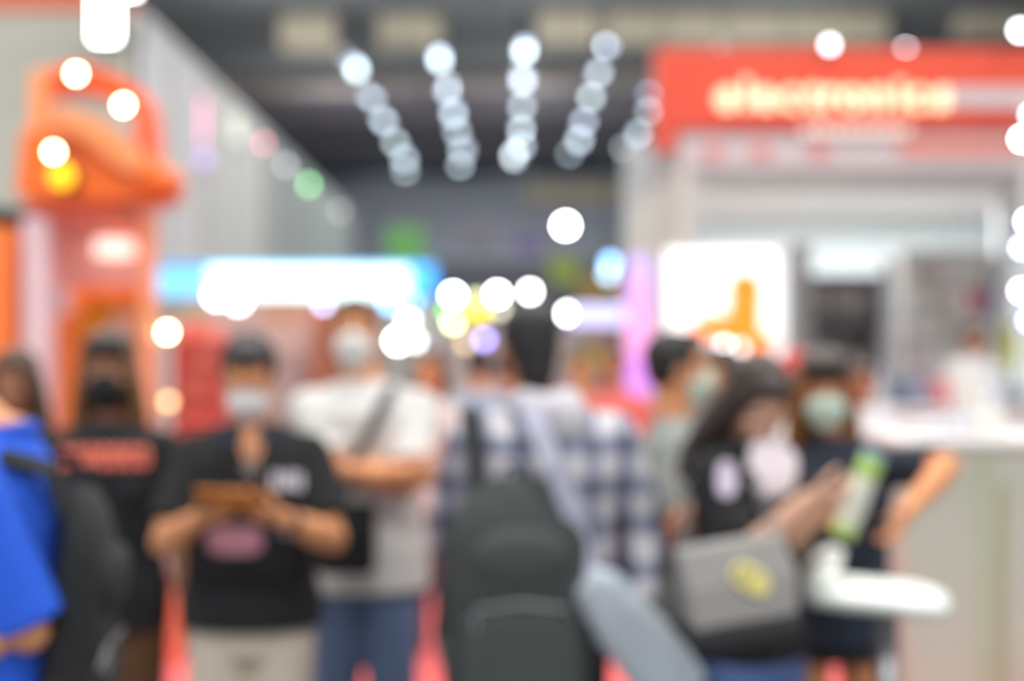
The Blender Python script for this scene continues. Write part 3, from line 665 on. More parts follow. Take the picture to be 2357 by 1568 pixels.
def person(label, px, d, top_py, rz=0, head_nod=0, head_yaw=0, head_roll=0, head_off=(0, 0), arms=None, shirt=(cloth((200, 200, 200)), .86, 'short', .018),
           legs=('trousers', cloth((60, 70, 100))), skin=SKIN, hair=('short', DARKHAIR), mask=None, female=False, wide=1.0, floor=0.0, detail=True, group=None, add=0.0, prints=(), collar=None):
    """d metres away, crown of the head at row top_py"""
    Ht = Z(top_py, d) - floor + add
    s = Ht / 1.75
    rz = math.radians(rz)
    root = thing('person', label, 'person', (X(px, d), d, floor), rz, group)
    Wi = (Matrix.Translation(root.location) @ Matrix.Rotation(rz, 4, 'Z')).inverted()
    vx = .008 if detail else .016
    mb = MB()
    ww = (.93 if female else 1.0)
    rings = [(.80, .150, .100, 0), (.88, .172, .118, .008), (.95, .168, .116, .005), (1.06, .138, .098, 0), (1.18, .150, .108, -.004), (1.29, .166, .116, -.004), (1.37, .170, .104, .002), (1.425, .135, .078, .008), (1.47, .070, .060, .012), (1.50, .055, .056, .012)]
    if female: rings = [(z, rx * (1.02 if z < 1 else .9), ry * (1.0 if z < 1.1 else .95), o) for z, rx, ry, o in rings]
    mb.loft([((0, o_ * s, z * s), rx * s, ry * s) for z, rx, ry, o_ in rings], n=28)
    if female:
        for sd in (-1, 1): mb.ell((sd * .072 * s, -.085 * s, 1.25 * s), (.058 * s, .05 * s, .058 * s))
    # head frame
    hb = Vector((0, .012, 1.50)) * s
    HC = Matrix.Translation(hb) @ Euler((math.radians(head_nod), math.radians(head_roll), math.radians(head_yaw)), 'ZXY' if False else 'XYZ').to_matrix().to_4x4()
    HC = Matrix.Translation(hb + Vector((head_off[0], head_off[1], 0))) @ Matrix.Rotation(math.radians(head_yaw), 4, 'Z') @ Matrix.Rotation(math.radians(head_nod), 4, 'X') @ Matrix.Rotation(math.radians(head_roll), 4, 'Y')
    HC = HC @ Matrix.Translation(Vector((0, -.012, .135)) * s) @ Matrix.Scale(s, 4)
    hd = MB()
    hd.ell((0, .012, .030), (.076, .096, .085)); hd.ell((0, -.016, -.035), (.061, .072, .083)); hd.ell((0, -.042, -.088), (.040, .042, .031))
    hd.ell((0, -.05, .022), (.058, .038, .022))
    hd.tube([(0, -.080, .008), (0, -.098, -.022), (0, -.103, -.033)], [.008, .011, .013], n=10, ball=True)
    for sd in (-1, 1):
        hd.ell((sd * .012, -.094, -.036), (.009, .010, .007)); hd.ell((sd * .077, .012, -.015), (.010, .020, .031)); hd.ell((sd * .04, -.06, -.03), (.024, .022, .02))
        hd.ell((sd * .030, -.078, .022), (.022, .010, .006))
    hd.ell((0, -.086, -.064), (.023, .010, .006)); hd.ell((0, -.084, -.073), (.020, .010, .007))
    mb.merge(hd.xf(HC))
    mb.tube([hb + Vector((0, .004, -.05)) * s, HC @ Vector((0, .022, -.055))], [.057 * s * ww, .055 * s * ww], n=18, ball=True)
    # legs
    ft = .115 if not female else .105
    for sd in (-1, 1):
        hp = Vector((sd * .088, 0, .86)) * s; kn = Vector((sd * .095, -.012, .49)) * s; an = Vector((sd * .105, .02, .085)) * s
        cf = kn.lerp(an, .3) + Vector((0, .018, 0)) * s
        mb.tube([hp, hp.lerp(kn, .45), kn, cf, kn.lerp(an, .75), an], [.088 * s, .076 * s, .055 * s, .056 * s, .040 * s, .036 * s], n=16, ball=True)
        if detail: mb.tube([an + Vector((0, .03, -.045)) * s, an + Vector((0, -.06, -.05)) * s, an + Vector((sd * .01, -.15, -.062)) * s], [.034 * s, .034 * s, .022 * s], ball=True)
    # arms
    A = arms or {}
    sleeve = []
    l1, l2 = .285 * s, .25 * s
    wpos = {}
    for key, sd in (('L', 1), ('R', -1)):
        sh = Vector((sd * (.178 if not female else .158) * wide, .005, 1.372)) * s
        a = A.get(key)
        if a is None: a = (None, None, .35)
        if a[1] is None: wt = sh + Vector((sd * .09, -.06, -.52)) * s
        else: wt = Wi @ a[1]
        hint = (Wi @ a[0]) if a[0] is not None else sh + Vector((sd * .09, .06, -.27)) * s
        el, wr = ik(sh, wt, hint, l1, l2)
        fd = (wr - el).normalized()
        mb.ell(sh, (.054 * s, .054 * s, .056 * s)); mb.tube([Vector((sd * .03, .012, 1.43)) * s, sh], [.030 * s, .046 * s], n=16)
        mb.tube([sh, sh.lerp(el, .4), el, el.lerp(wr, .3), wr], [v * s * ww for v in (.053, .050, .042, .046, .029)], n=16, ball=True)
        hdir = fd if len(a) < 4 or a[3] is None else (Wi.to_3x3() @ Vector(a[3])).normalized()
        pn = Vector((-sd, 0, 0)) if len(a) < 5 else (Wi.to_3x3() @ Vector(a[4])).normalized()
        if abs(pn.dot(hdir)) > .95: pn = Vector((0, -1, 0))
        # thumb side: d x n * side should point to the front or up
        sgn = 1
        t_ = hdir.cross(pn - hdir * pn.dot(hdir)); ref = Vector((0, -1, .6))
        if t_.dot(ref) < 0: sgn = -1
        if detail: hand(mb, wr, hdir, pn, sgn, s, a[2])
        else: mb.ell(wr + hdir * .07 * s, (.035 * s, .035 * s, .035 * s))
        wpos[key] = (sh, el, wr)
        sleeve.append((sh, el, wr, sd))
    body = fobj('body', mb, skin, root, voxel=vx, it=4)
    # shirt
    sm_, hem, slv, ease = shirt
    cb = MB(); e = ease
    secs = [(hem, max(.172, .168 + e * 1.2), .122 + e), (1.02, .160 + e, .115 + e), (1.16, .158 + e, .113 + e), (1.29, .172 + e, .120 + e), (1.37, .168 + e * .7, .110 + e), (1.43, .122 + e * .4, .084 + e * .7), (1.475, .084, .072 + e * .3)]
    if hem < .9: secs.insert(1, (.92, .182 + e, .126 + e))
    if female: secs = [(z, rx * .94, ry * (1.03 if z > 1.1 and z < 1.35 else 1)) for z, rx, ry in secs]
    cb.loft([((0, .004 * s, z * s), rx * s, ry * s) for z, rx, ry in secs], n=32)
    if female:
        for sdd in (-1, 1): cb.ell((sdd * .072 * s, -.09 * s, 1.25 * s), (.066 * s, .06 * s, .07 * s))
    for sh, el, wr, sd in sleeve:
        r0_ = (.057 + e * .42) * s
        cb.ell(sh + Vector((-sd * .004, 0, .004)) * s, (r0_, r0_, r0_ * .98)); cb.tube([Vector((sd * .06, .008, 1.438)) * s, Vector((sd * .06, .008, 1.438)).lerp(sh / s, .5) * s + Vector((0, 0, -.006)) * s, sh], [.046 * s, .056 * s, r0_ * .98], n=18)
        if slv == 'short': cb.tube([sh, sh.lerp(el, .45), sh.lerp(el, .80)], [r0_, r0_ * .98, r0_ * 1.02], n=20)
        elif slv == 'mid': cb.tube([sh, sh.lerp(el, .5), sh.lerp(el, .95)], [r0_, r0_ * 1.05, r0_ * 1.15], n=20)
        elif slv == 'long': cb.tube([sh, sh.lerp(el, .5), el, el.lerp(wr, .5), el.lerp(wr, .95)], [r0_, r0_ * .95, r0_ * .86, r0_ * .78, r0_ * .62], n=20); cb.ell(el, (r0_ * .86,) * 3)
        elif slv == 'half': cb.tube([sh, sh.lerp(el, .5), el.lerp(wr, .05)], [r0_, r0_ * .96, r0_ * .9], n=20)
    shirt_o = fobj('shirt', cb, sm_, root, voxel=.010 if detail else .018, it=3)
    # lower garment
    kind, lm = legs
    lg = MB()
    if kind == 'trousers':
        lg.loft([((0, .004 * s, z * s), rx * s, ry * s) for z, rx, ry in ((.78, .168, .118), (.88, .184, .130), (.96, .176, .124), (1.0, .165, .118))], n=28)
        for sd in (-1, 1):
            lg.tube([Vector((sd * .088, 0, .84)) * s, Vector((sd * .094, -.005, .50)) * s, Vector((sd * .105, .015, .06)) * s], [.104 * s, .087 * s, .070 * s], n=18)
    elif kind == 'shorts':
        lg.loft([((0, .004 * s, z * s), rx * s, ry * s) for z, rx, ry in ((.78, .168, .118), (.88, .184, .130), (.96, .176, .124), (1.0, .165, .118))], n=28)
        for sd in (-1, 1): lg.tube([Vector((sd * .088, 0, .84)) * s, Vector((sd * .094, -.005, .62)) * s], [.105 * s, .098 * s], n=18)
    else:
        lg.loft([((0, .004 * s, z * s), rx * s, ry * s) for z, rx, ry in ((.745, .194, .144), (.80, .190, .138), (.92, .176, .126), (1.02, .15, .112))], n=28)
    fobj('skirt' if kind == 'skirt' else kind, lg, lm, root, voxel=.011 if detail else .018, it=3)
    if detail:
        for sd in (-1, 1):
            f = MB(); an = Vector((sd * .105, .02, 0)) * s
            f.tube([an + Vector((0, .04, .05)) * s, an + Vector((0, -.05, .042)) * s, an + Vector((sd * .01, -.16, .032)) * s], [.045 * s, .044 * s, .032 * s], ball=True)
            f.box(an + Vector((-.042, -.185, .0)) * s, an + Vector((.042, .075, .022)) * s)
            fobj('shoe', f, mat((40, 40, 44), .6), root, voxel=.009, it=2)
    # hair
    hk, hm = hair
    hh = MB()
    if hk != 'none':
        hh.ell((0, .026, .044), (.084, .098, .086)); hh.ell((0, .05, .0), (.076, .066, .075)); hh.ell((0, -.03, .088), (.062, .058, .036))
        for sd in (-1, 1): hh.ell((sd * .066, .02, .03), (.02, .055, .05))
        if hk == 'nape': hh.tube([(0, .05, 0), (0, .06, -.07), (0, .06, -.13)], [.075, .06, .035], ball=True)
        if hk == 'long':
            for sd in (-1, 1):
                hh.loft([((sd * .088, .02, -.36), .016, .03), ((sd * .096, .015, -.26), .034, .05), ((sd * .092, .012, -.14), .032, .055), ((sd * .080, .005, -.03), .026, .055), ((sd * .062, 0, .05), .028, .06), ((sd * .035, -.01, .1), .02, .05)], n=16)
            hh.loft([((0, .07, -.36), .075, .03), ((0, .075, -.25), .09, .042), ((0, .07, -.1), .088, .055), ((0, .05, .02), .08, .06)], n=20)
        if hk == 'bob':
            for sd in (-1, 1):
                hh.loft([((sd * .082, .01, -.12), .018, .05), ((sd * .082, .008, -.05), .024, .055), ((sd * .070, 0, .05), .026, .06)], n=16)
            hh.loft([((0, .065, -.13), .08, .04), ((0, .06, 0), .08, .06)], n=20)
        if hk == 'ponytail':
            hh.tube([(0, .11, .05), (0, .15, .0), (0, .14, -.12), (0, .12, -.22)], [.025, .034, .03, .012], ball=True)
        fobj('hair', hh.xf(HC), hm, root, voxel=.009 if detail else .014, it=3)
    if True:
        for sd in (-1, 1):
            ey = obj('eye', MB().ell((sd * .030, -.0805, .003), (.0125, .0085, .0052)).xf(HC), mat((235, 232, 228), .3, .01), root, smooth=True)
            obj('iris', MB().ell((sd * .030, -.0895, .004), (.0050, .0022, .0048)).xf(HC), mat((38, 26, 20), .3, .01), ey, smooth=True)
            obj('eyebrow', MB().tube([(sd * .014, -.0905, .024), (sd * .032, -.088, .030), (sd * .05, -.076, .024)], [.003, .004, .002], n=8).xf(HC), hm if hk != 'none' else DARKHAIR, root, smooth=True)
    if mask:
        mk = MB(); mk.ell((0, -.054, -.052), (.066, .063, .054)); mk.ell((0, -.048, -.088), (.052, .055, .042)); mk.tube([(0, -.09, -.01), (0, -.104, -.034)], [.016, .022], ball=True)
        mo = fobj('face_mask', mk.xf(HC), mask, root, voxel=.007 if detail else .014, it=3)
        if detail:
            for sd in (-1, 1):
                obj('ear_loop', MB().tube([(sd * .056, -.06, -.022), (sd * .072, -.03, -.002), (sd * .084, .012, .016), (sd * .084, .026, -.012), (sd * .076, -.0, -.04), (sd * .052, -.05, -.07)], .0018, n=6).xf(HC), WHITEM, mo)
    root['_s'] = s
    return root, s, wpos, Wi, HC

def V(*a): return Vector(a)
def wp(root, v): return Matrix.Translation(root.location) @ Matrix.Rotation(root.rotation_euler.z, 4, 'Z') @ Vector(v)
def strap(mb, pts, wdt, th, normal_c):
    """flat strap: pts path, width vector from cross with direction to centre"""
    pts = [Vector(p) for p in pts]; rs = []
    for k, p in enumerate(pts):
        t = (pts[min(k+1, len(pts)-1)] - pts[max(k-1, 0)]).normalized(); n_ = (p - Vector(normal_c)); n_ = (n_ - t * n_.dot(t)).normalized(); u = t.cross(n_)
        rs.append([p + u*wdt/2 + n_*th/2, p - u*wdt/2 + n_*th/2, p - u*wdt/2 - n_*th/2, p + u*wdt/2 - n_*th/2])
    return mb.rings(rs)

MINT = mat((200, 224, 210), .8, .03); WHITEMASK = mat((226, 226, 224), .8, .03); BLACKMASK = mat((24, 25, 26), .8, .1)
# ---- backpack builder (origin at the middle of the face against the back; +y is away from the wearer)
def backpack(label, loc, rz, w_, h_, dp, col, col2, s=1):
    t = thing('backpack', label, 'backpack', loc, rz)
    m = cloth(col); m2 = cloth(col2)
    mb = MB(); rs = []
    N = 13
    for k in range(N):
        u = k / (N - 1); z = -h_ / 2 + h_ * u
        f = 1 if u < .72 else math.sqrt(max(.02, 1 - ((u - .72) / .30) ** 2))
        g = (.86 + .14 * min(1, u * 5)) * (1 if u < .5 else 1 - .35 * (u - .5) / .5)
        rs.append([V(math.copysign(abs(math.cos(a)) ** .6, math.cos(a)) * w_ / 2 * f, dp * g * f / 2 * (1 + math.copysign(abs(math.sin(a)) ** .7, math.sin(a))), z) for a in [2*PI*i/28 for i in range(28)]])
    mb.rings(rs); obj('pack_body', mb, m, t, smooth=True)
    pk_ = MB(); rs = []
    for k in range(9):
        u = k / 8; f = 1 if u < .6 else math.sqrt(max(.02, 1 - ((u - .6) / .42) ** 2)); z = -h_ * .46 + h_ * .45 * u
        rs.append([V(math.copysign(abs(math.cos(a)) ** .6, math.cos(a)) * w_ * .40 * f, dp * .93 + .035 * math.sin(a) * f, z) for a in [2*PI*i/24 for i in range(24)]])
    obj('front_pocket', pk_.rings(rs), m2, t, smooth=True)
    obj('upper_pocket', MB().ell((0, dp * .86, h_ * .18), (w_ * .33, .035, h_ * .13)), m2, t, smooth=True)
    z_ = obj('zipper', MB().tube([(-w_*.38, dp*.9+.02, -h_*.1), (-w_*.3, dp*.94+.02, -h_*.03), (0, dp*.94+.03, 0), (w_*.3, dp*.94+.02, -h_*.03), (w_*.38, dp*.9+.02, -h_*.1)], .0035, n=6), METAL, t)
    obj('zipper_pull', MB().box((w_*.3, dp*.97+.02, -h_*.12), (w_*.3+.008, dp*.97+.026, -h_*.04)), METAL, z_)
    obj('haul_loop', MB().tube([(-.04, .02, h_/2-.01), (-.03, .02, h_/2+.03), (.03, .02, h_/2+.03), (.04, .02, h_/2-.01)], .007, n=8), m, t)
    for sd in (-1, 1):
        obj('side_pocket', MB().ell((sd * w_ * .47, dp * .45, -h_ * .28), (.022, dp * .3, h_ * .15)), m2, t, smooth=True)
    return t, m

# P1 man in blue at the left edge, seen from the side
D1 = 2.75
p1, s1, w1, Wi1, HC1 = person('person in a royal blue polo facing left at the left edge, wearing a black backpack', -26, D1, 664, rz=-84, head_nod=26, head_off=(0, -.095),
    arms={'L': (P(40, 1560, 2.60), P(-270, 1500, 2.48), .5), 'R': (None, P(-60, 1400, 2.9), .5)}, shirt=(cloth((40, 96, 222)), .80, 'mid', .03), skin=SKIN, legs=('trousers', cloth((22, 60, 160))), collar=True)
bpk, bm_ = backpack('big black backpack worn by the person in the blue polo', P(120, 1330, 2.62) , math.radians(-90), .31, .54, .105, (34, 36, 38), (44, 46, 48))
bpk.rotation_euler = (0, math.radians(0), math.radians(-82 ))
col1 = [V(math.cos(a) * .074, .010 + math.sin(a) * .070, 1.462 + .012 * math.sin(a)) * s1 for a in [2*PI*k/24 for k in range(25)]]
obj('collar', MB().tube(col1, .019, n=10), cloth((40, 84, 196)), p1, smooth=True)
# place the pack against the wearer's back
bpk.location = p1.location + Matrix.Rotation(p1.rotation_euler.z, 3, 'Z') @ V(0, .125, 1.085)
bpk.rotation_euler = (math.radians(-9), 0, p1.rotation_euler.z)
def pack_straps(t, m, sh_x, sh_z, th, h_, front=-.15):
    for sd in (-1, 1):
        mb = MB(); pts = [(sd*sh_x*.8, .02, h_/2-.06), (sd*sh_x, -.03, sh_z), (sd*sh_x, -.12, sh_z+.012), (sd*sh_x, -.22, sh_z-.03), (sd*(sh_x+.01), -.275, sh_z-.14), (sd*(sh_x+.04), -.25, sh_z-.30), (sd*(sh_x+.085), -.12, -h_*.25), (sd*(sh_x+.06), .01, -h_*.36)]
        obj('shoulder_strap', strap(mb, pts, .055, .012, (0, -.12, 0)), m, t)
pack_straps(bpk, bm_, .12, .30, .01, .52)

# P2 woman with brown hair at the left edge
person('person with long brown hair behind the blue polo at the left edge', 46, 4.9, 806, rz=25, head_nod=10, head_yaw=-30, shirt=(cloth((44, 40, 40)), .86, 'long', .02), skin=SKIN2, hair=('long', mat((70, 50, 34), .5, .3, 60)), female=True, legs=('trousers', cloth((50, 50, 60))))

# P3 woman black mask
p3, s3, w3, Wi3, HC3 = person('long-haired person in a black mask and black t-shirt with coral lettering', 252, 4.4, 772, rz=4, shirt=(cloth((32, 34, 38)), .80, 'half', .03), skin=SKIN2, hair=('long', mat((112, 76, 38), .5, .35, 40)), mask=BLACKMASK, female=True, legs=('trousers', cloth((96, 66, 42))), wide=1.08, head_nod=4)
c3 = MB(); c3.ell((0, .018, .056), (.090, .104, .087)); c3.ell((0, .04, .02), (.094, .08, .07)); c3.ell((0, -.034, .088), (.068, .068, .043))
fobj('hair_top', c3.xf(HC3), mat((52, 40, 34), .5, .3, 60), p3, voxel=.01)
# P4 man with the phone
from mathutils.bvhtree import BVHTree
def shirt_bvh(root):
    sh = [o for o in bpy.data.objects if o.parent == root and o.name.startswith('shirt') and not o.name.startswith('shirt_')][0]
    return BVHTree.FromPolygons([v.co for v in sh.data.vertices], [p.vertices for p in sh.data.polygons])
def on_shirt(bv, Wi, px, py):
    o = Wi @ Vector((0, 0, CAM_Z)); d = (Wi @ P(px, py, 3.0) - o).normalized(); hit, nrm, i, dist = bv.ray_cast(o, d)
    return hit, nrm
def decal(root, Wi, px, py, wpx, hpx, m, name='shirt_print', sq=.55, off=.004):
    """thin printed patch that follows the cloth, centred where pixel (px, py) meets the shirt"""
    bv = shirt_bvh(root); NR, NA = 7, 28; top = []; bot = []
    for r in range(NR + 1):
        for a in range(NA):
            t = 2 * PI * a / NA; ca, sa = math.cos(t), math.sin(t); q = r / NR
            x = px + math.copysign(abs(ca) ** sq, ca) * wpx / 2 * q; y = py + math.copysign(abs(sa) ** sq, sa) * hpx / 2 * q
            h, n_ = on_shirt(bv, Wi, x, y)
            if h is None: h, n_ = top_last, n_last
            top_last, n_last = h, n_
            top.append(h + n_ * off); bot.append(h - n_ * .003)
    fs = []; N = len(top)
    for r in range(NR):
        for a in range(NA):
            b = (a + 1) % NA; fs.append((r*NA+a, r*NA+b, (r+1)*NA+b, (r+1)*NA+a)); fs.append((N+r*NA+a, N+(r+1)*NA+a, N+(r+1)*NA+b, N+r*NA+b))
    for a in range(NA):
        b = (a + 1) % NA; fs.append((NR*NA+a, NR*NA+b, N+NR*NA+b, N+NR*NA+a))
    return obj(name, MB().add(top + bot, fs), m, root, smooth=True)
bv3 = shirt_bvh(p3)
for k in range(7):
    ring = []
    for i in range(21):
        a = 2 * PI * i / 20 * (.93 if k % 2 else 1)
        h, n_ = on_shirt(bv3, Wi3, 149 + k * 30 + math.cos(a + .3) * 10, 1054 - math.sin(a + .3) * 21)
        if h is not None: ring.append(h + n_ * .002)
    if len(ring) > 4: obj('print_letter', MB().tube(ring, .0078, n=8), mat((250, 128, 104), .8), p3, smooth=True)
D4 = 4.1
p4, s4, w4, Wi4, HC4 = person('man in a black polo and white mask looking down at an orange-cased phone', 580, D4, 784, rz=2, head_nod=27, add=.025,
    arms={'L': (P(830, 1300, 4.05), P(652, 1195, 3.78), .8, (-.85, -.35, .25), (-.2, .4, .9)), 'R': (P(330, 1300, 4.05), P(455, 1195, 3.78), .8, (.85, -.35, .25), (.2, .4, .9))},
    shirt=(cloth((26, 28, 30)), .865, 'short', .038), skin=SKIN, mask=WHITEMASK, legs=('trousers', cloth((204, 192, 176))), wide=.97)
# collar
cm = cloth((58, 66, 84))
for sd in (-1, 1):
    obj('collar', MB().rings([[V(sd*.02, -.095, 1.40)*s4, V(sd*.075, -.085, 1.43)*s4, V(sd*.078, -.075, 1.47)*s4, V(sd*.03, -.09, 1.455)*s4], [V(sd*.02, -.108, 1.395)*s4, V(sd*.085, -.1, 1.425)*s4, V(sd*.092, -.09, 1.475)*s4, V(sd*.035, -.108, 1.46)*s4]]), cm, p4)
def patch(parent, Wi, px, py, d, w_, h_, m, name='shirt_print', th=.006, tilt=0):
    c = Wi @ P(px, py, d); mb = MB()
    mb.loft([((0, 0, 0), w_/2, h_/2), ((0, 0, th), w_/2*.97, h_/2*.95)], n=28, sq=.6)
    mb.xf(Matrix.Translation(c) @ Matrix.Rotation(tilt, 4, 'Z') @ Matrix.Rotation(PI/2, 4, 'X'))
    return obj(name, mb, m, parent)
for k in range(4):
    decal(p4, Wi4, 632 + k * 19, 1106 + (k % 2) * 4, 15, 42, mat((214, 212, 222), .8), 'chest_logo')
decal(p4, Wi4, 579, 1022, 52, 92, SKIN, 'neck_opening', sq=1.0)
decal(p4, Wi4, 540, 1245, 130, 66, mat((176, 120, 134), .8), 'belly_print')
lan = thing('badge', 'round grey badge on a lanyard round the neck of the man with the phone', 'badge', P(577, 1078, D4 - .19))
obj('badge_disc', MB().loft([((0, 0, 0), .022, .022), ((0, 0, .006), .022, .022)], n=28).xf(Matrix.Rotation(PI/2, 4, 'X')), mat((132, 128, 128), .4), lan)
for sd in (-1, 1): obj('cord', MB().tube([(0, 0, .022), (sd*.03, .03, .08), (sd*.062, .09, .14)], .003, n=6), mat((60, 60, 66), .8), lan)
ph_ = thing('smartphone', 'phone in an amber case held in both hands by the man in the polo', 'phone', P(528, 1150, 3.70))
ph_.rotation_euler = (math.radians(-38), math.radians(4), 0)
obj('case', MB().box((-.085, -.042, -.006), (.085, .042, .004)), mat((206, 118, 34), .5), ph_, bevel=.005)
obj('screen', MB().box((-.080, -.038, .004), (.080, .038, .006)), mat((60, 60, 64), .2), ph_)
obj('camera_bump', MB().box((-.078, .012, -.009), (-.05, .038, -.006)), DARKMETAL, ph_)
wt = thing('wristwatch', 'watch on the wrist of the man holding the phone', 'watch', wp(p4, w4['L'][2].lerp(w4['L'][1], .1)))
dr = (w4['L'][1] - w4['L'][2]).normalized()
q_ = dr.to_track_quat('Z', 'Y').to_matrix().to_4x4()
obj('band', MB().rings([[V(math.cos(a)*r, math.sin(a)*r, z) for a in [2*PI*i/24 for i in range(24)]] for r, z in ((.031, -.011), (.034, -.011), (.034, .011), (.031, .011))], caps=False).xf(q_), DARKMETAL, wt)
obj('watch_face', MB().loft([((0, 0, .031), .016, .018), ((0, 0, .040), .015, .017)]).xf(q_ @ Matrix.Rotation(PI/2, 4, 'X')), METAL, wt)

# P5 tall man crossed arms
D5 = 4.9
p5, s5, w5, Wi5, HC5 = person('tall man in a white t-shirt and white mask standing with crossed arms', 838, D5, 688, rz=0, head_nod=-2, head_off=(-.03, 0),
    arms={'R': (P(730, 1150, 4.8), P(935, 1090, 4.60), .35, (1, -.05, -.1), (0, .9, .2)), 'L': (P(1020, 1150, 4.8), P(800, 1085, 4.56), .35, (-1, .1, .05), (0, .9, .2))},
    shirt=(cloth((218, 217, 214), .05), .78, 'short', .042), skin=SKIN, hair=('short', mat((78, 54, 40), .5, .3, 60)), mask=WHITEMASK, legs=('trousers', cloth((98, 118, 152))), wide=1.04)
bg = thing('crossbody_bag', 'black crossbody bag hanging at the hip of the tall man in white', 'bag', P(800, 1250, 4.62))
obj('bag_body', MB().box((-.10, -.045, -.10), (.09, .045, .13)), BLACKC, bg, bevel=.03, seg=4)
obj('flap', MB().box((-.102, -.052, .02), (.092, -.04, .132)), cloth((40, 42, 44)), bg, bevel=.005)
obj('bag_strap', strap(MB(), [P(790, 1150, 4.60) - bg.location, P(815, 1060, 4.66) - bg.location, P(850, 1000, 4.70) - bg.location, P(880, 930, 4.74) - bg.location, P(900, 900, 4.80) - bg.location, P(910, 885, 4.9) - bg.location], .035, .004, P(850, 1000, 5.0) - bg.location), cloth((60, 62, 64)), bg)

# P6 man from behind with the plaid shirt
D6 = 4.0
PL = plaid()
p6, s6, w6, Wi6, HC6 = person('man seen from behind in a blue and white plaid shirt wearing a charcoal backpack', 1250, D6, 702, rz=183, head_nod=4, head_yaw=15, head_off=(.035, 0),
    arms={'R': (P(1455, 1180, 4.0), P(1475, 1400, 3.9), .4), 'L': (P(1010, 1180, 4.05), P(1030, 1290, 4.35), .5)},
    shirt=(PL, .80, 'long', .044), skin=SKIN2, hair=('nape', DARKHAIR), legs=('trousers', cloth((34, 32, 38))), wide=1.12)
hdm = MB(); hdm.tube([V(.085, .03, 1.46)*s6, V(.06, .10, 1.475)*s6, V(0, .125, 1.455)*s6, V(-.06, .10, 1.475)*s6, V(-.085, .03, 1.46)*s6], [.03*s6, .042*s6, .05*s6, .045*s6, .032*s6], ball=True); hdm.ell(V(-.045, .125, 1.43)*s6, (.075*s6, .045*s6, .07*s6))
fobj('hood', hdm, cloth((208, 204, 212), .08), p6, voxel=.011)
b6, bm6 = backpack('large charcoal backpack worn by the man in the plaid shirt', (0, 0, 0), 0, .385, .60, .21, (58, 62, 62), (70, 75, 74))
b6.location = p6.location + Matrix.Rotation(p6.rotation_euler.z, 3, 'Z') @ V(.085, .16, .97)
b6.rotation_euler = (math.radians(0), 0, p6.rotation_euler.z)
pack_straps(b6, bm6, .125, .47, .01, .60)
# tote on a pale strap
tt = thing('tote_bag', 'pale blue-grey tote bag slung low on the right of the man in plaid', 'bag', P(1440, 1480, 3.66))
tl2 = tt.location
tm = MB(); rs = []
for (px, py, hw) in ((1345, 1335, 42), (1385, 1370, 66), (1430, 1430, 76), (1480, 1490, 82), (1530, 1550, 84), (1580, 1620, 78)):
    a = P(px + hw * .62, py - hw * .78, 3.66) - tl2; b = P(px - hw * .62, py + hw * .78, 3.66) - tl2
    c = (a + b) / 2; u = (b - a) / 2
    rs.append([c + u * math.cos(t) + V(0, .05, 0) * math.sin(t) for t in [2*PI*i/20 for i in range(20)]])
fobj('bag_body', tm.rings(rs), cloth((180, 190, 200), .06), tt, voxel=.01)
obj('bag_strap', strap(MB(), [P(px, py, d) - tl2 for px, py, d in ((1215, 925, 3.86), (1240, 985, 3.78), (1275, 1070, 3.73), (1320, 1180, 3.71), (1345, 1270, 3.70), (1360, 1350, 3.67))], .055, .006, P(1260, 1100, 4.1) - tl2), cloth((172, 174, 192), .06), tt)

# P7 and the person he talks with
person('man in a grey t-shirt and mint mask facing right beside the violet pillar', 1562, 4.5, 768, rz=82, head_yaw=12, shirt=(cloth((142, 148, 144)), .82, 'short', .024), skin=SKIN, mask=MINT, legs=('trousers', BLACKC),
       arms={'L': (P(1600, 1180, 4.7), P(1700, 1150, 4.6), .4), 'R': (P(1525, 1230, 4.25), P(1660, 1130, 4.1), .5)})
person('person in a pale shirt facing left behind the long-haired woman', 1652, 5.0, 805, rz=-60, shirt=(cloth((196, 198, 188)), .82, 'short', .024), skin=SKINO, hair=('short', BROWNHAIR), legs=('trousers', BLACKC),
       arms={'R': (P(1570, 1130, 4.75), P(1560, 1060, 4.7), .5)})

# P8 woman with handbag
D8 = 3.85
p8, s8, w8, Wi8, HC8 = person('long-haired woman in a black top with pale print looking down at a leaflet', 1728, D8, 812, rz=40, head_nod=46, head_yaw=-16, head_off=(.0, .04), female=True, add=.03,
    arms={'R': (P(1670, 1230, 3.66), P(1858, 1150, 3.56), 1.0, (1, -.05, .08), (.1, .6, .5)), 'L': (P(1800, 1210, 3.85), P(1895, 1160, 3.70), 1.0, (.9, -.1, .2), (-.1, -.5, .6))},
    shirt=(cloth((28, 29, 32)), .84, 'short', .028), skin=SKINP, hair=('long', mat((52, 38, 32), .45, .3, 60)), legs=('trousers', cloth((92, 116, 168))))
decal(p8, Wi8, 1778, 1070, 112, 150, mat((232, 220, 228), .8), 'shirt_print', sq=.8)
decal(p8, Wi8, 1672, 1105, 46, 84, mat((196, 186, 206), .8), 'sleeve_patch', sq=.8)
hb_ = thing('handbag', 'grey handbag with a gold clasp and chain strap on the long-haired woman', 'handbag', P(1700, 1335, 3.45))
hb_.rotation_euler = (0, math.radians(-8), math.radians(8))
obj('bag_body', MB().rings([[V(-.135, -.045, -.10), V(.125, -.045, -.10), V(.125, .045, -.10), V(-.135, .045, -.10)], [V(-.14, -.05, 0), V(.135, -.05, 0), V(.135, .05, 0), V(-.14, .05, 0)], [V(-.148, -.025, .10), V(.118, -.025, .10), V(.118, .025, .10), V(-.148, .025, .10)]]), mat((158, 155, 153), .55, .06, 40), hb_, bevel=.012, seg=3)
obj('quilted_base', MB().box((-.13, -.056, -.15), (.13, .056, -.098)), mat((36, 36, 40), .5, .4, 60, bump=.6), hb_, bevel=.015, seg=3)
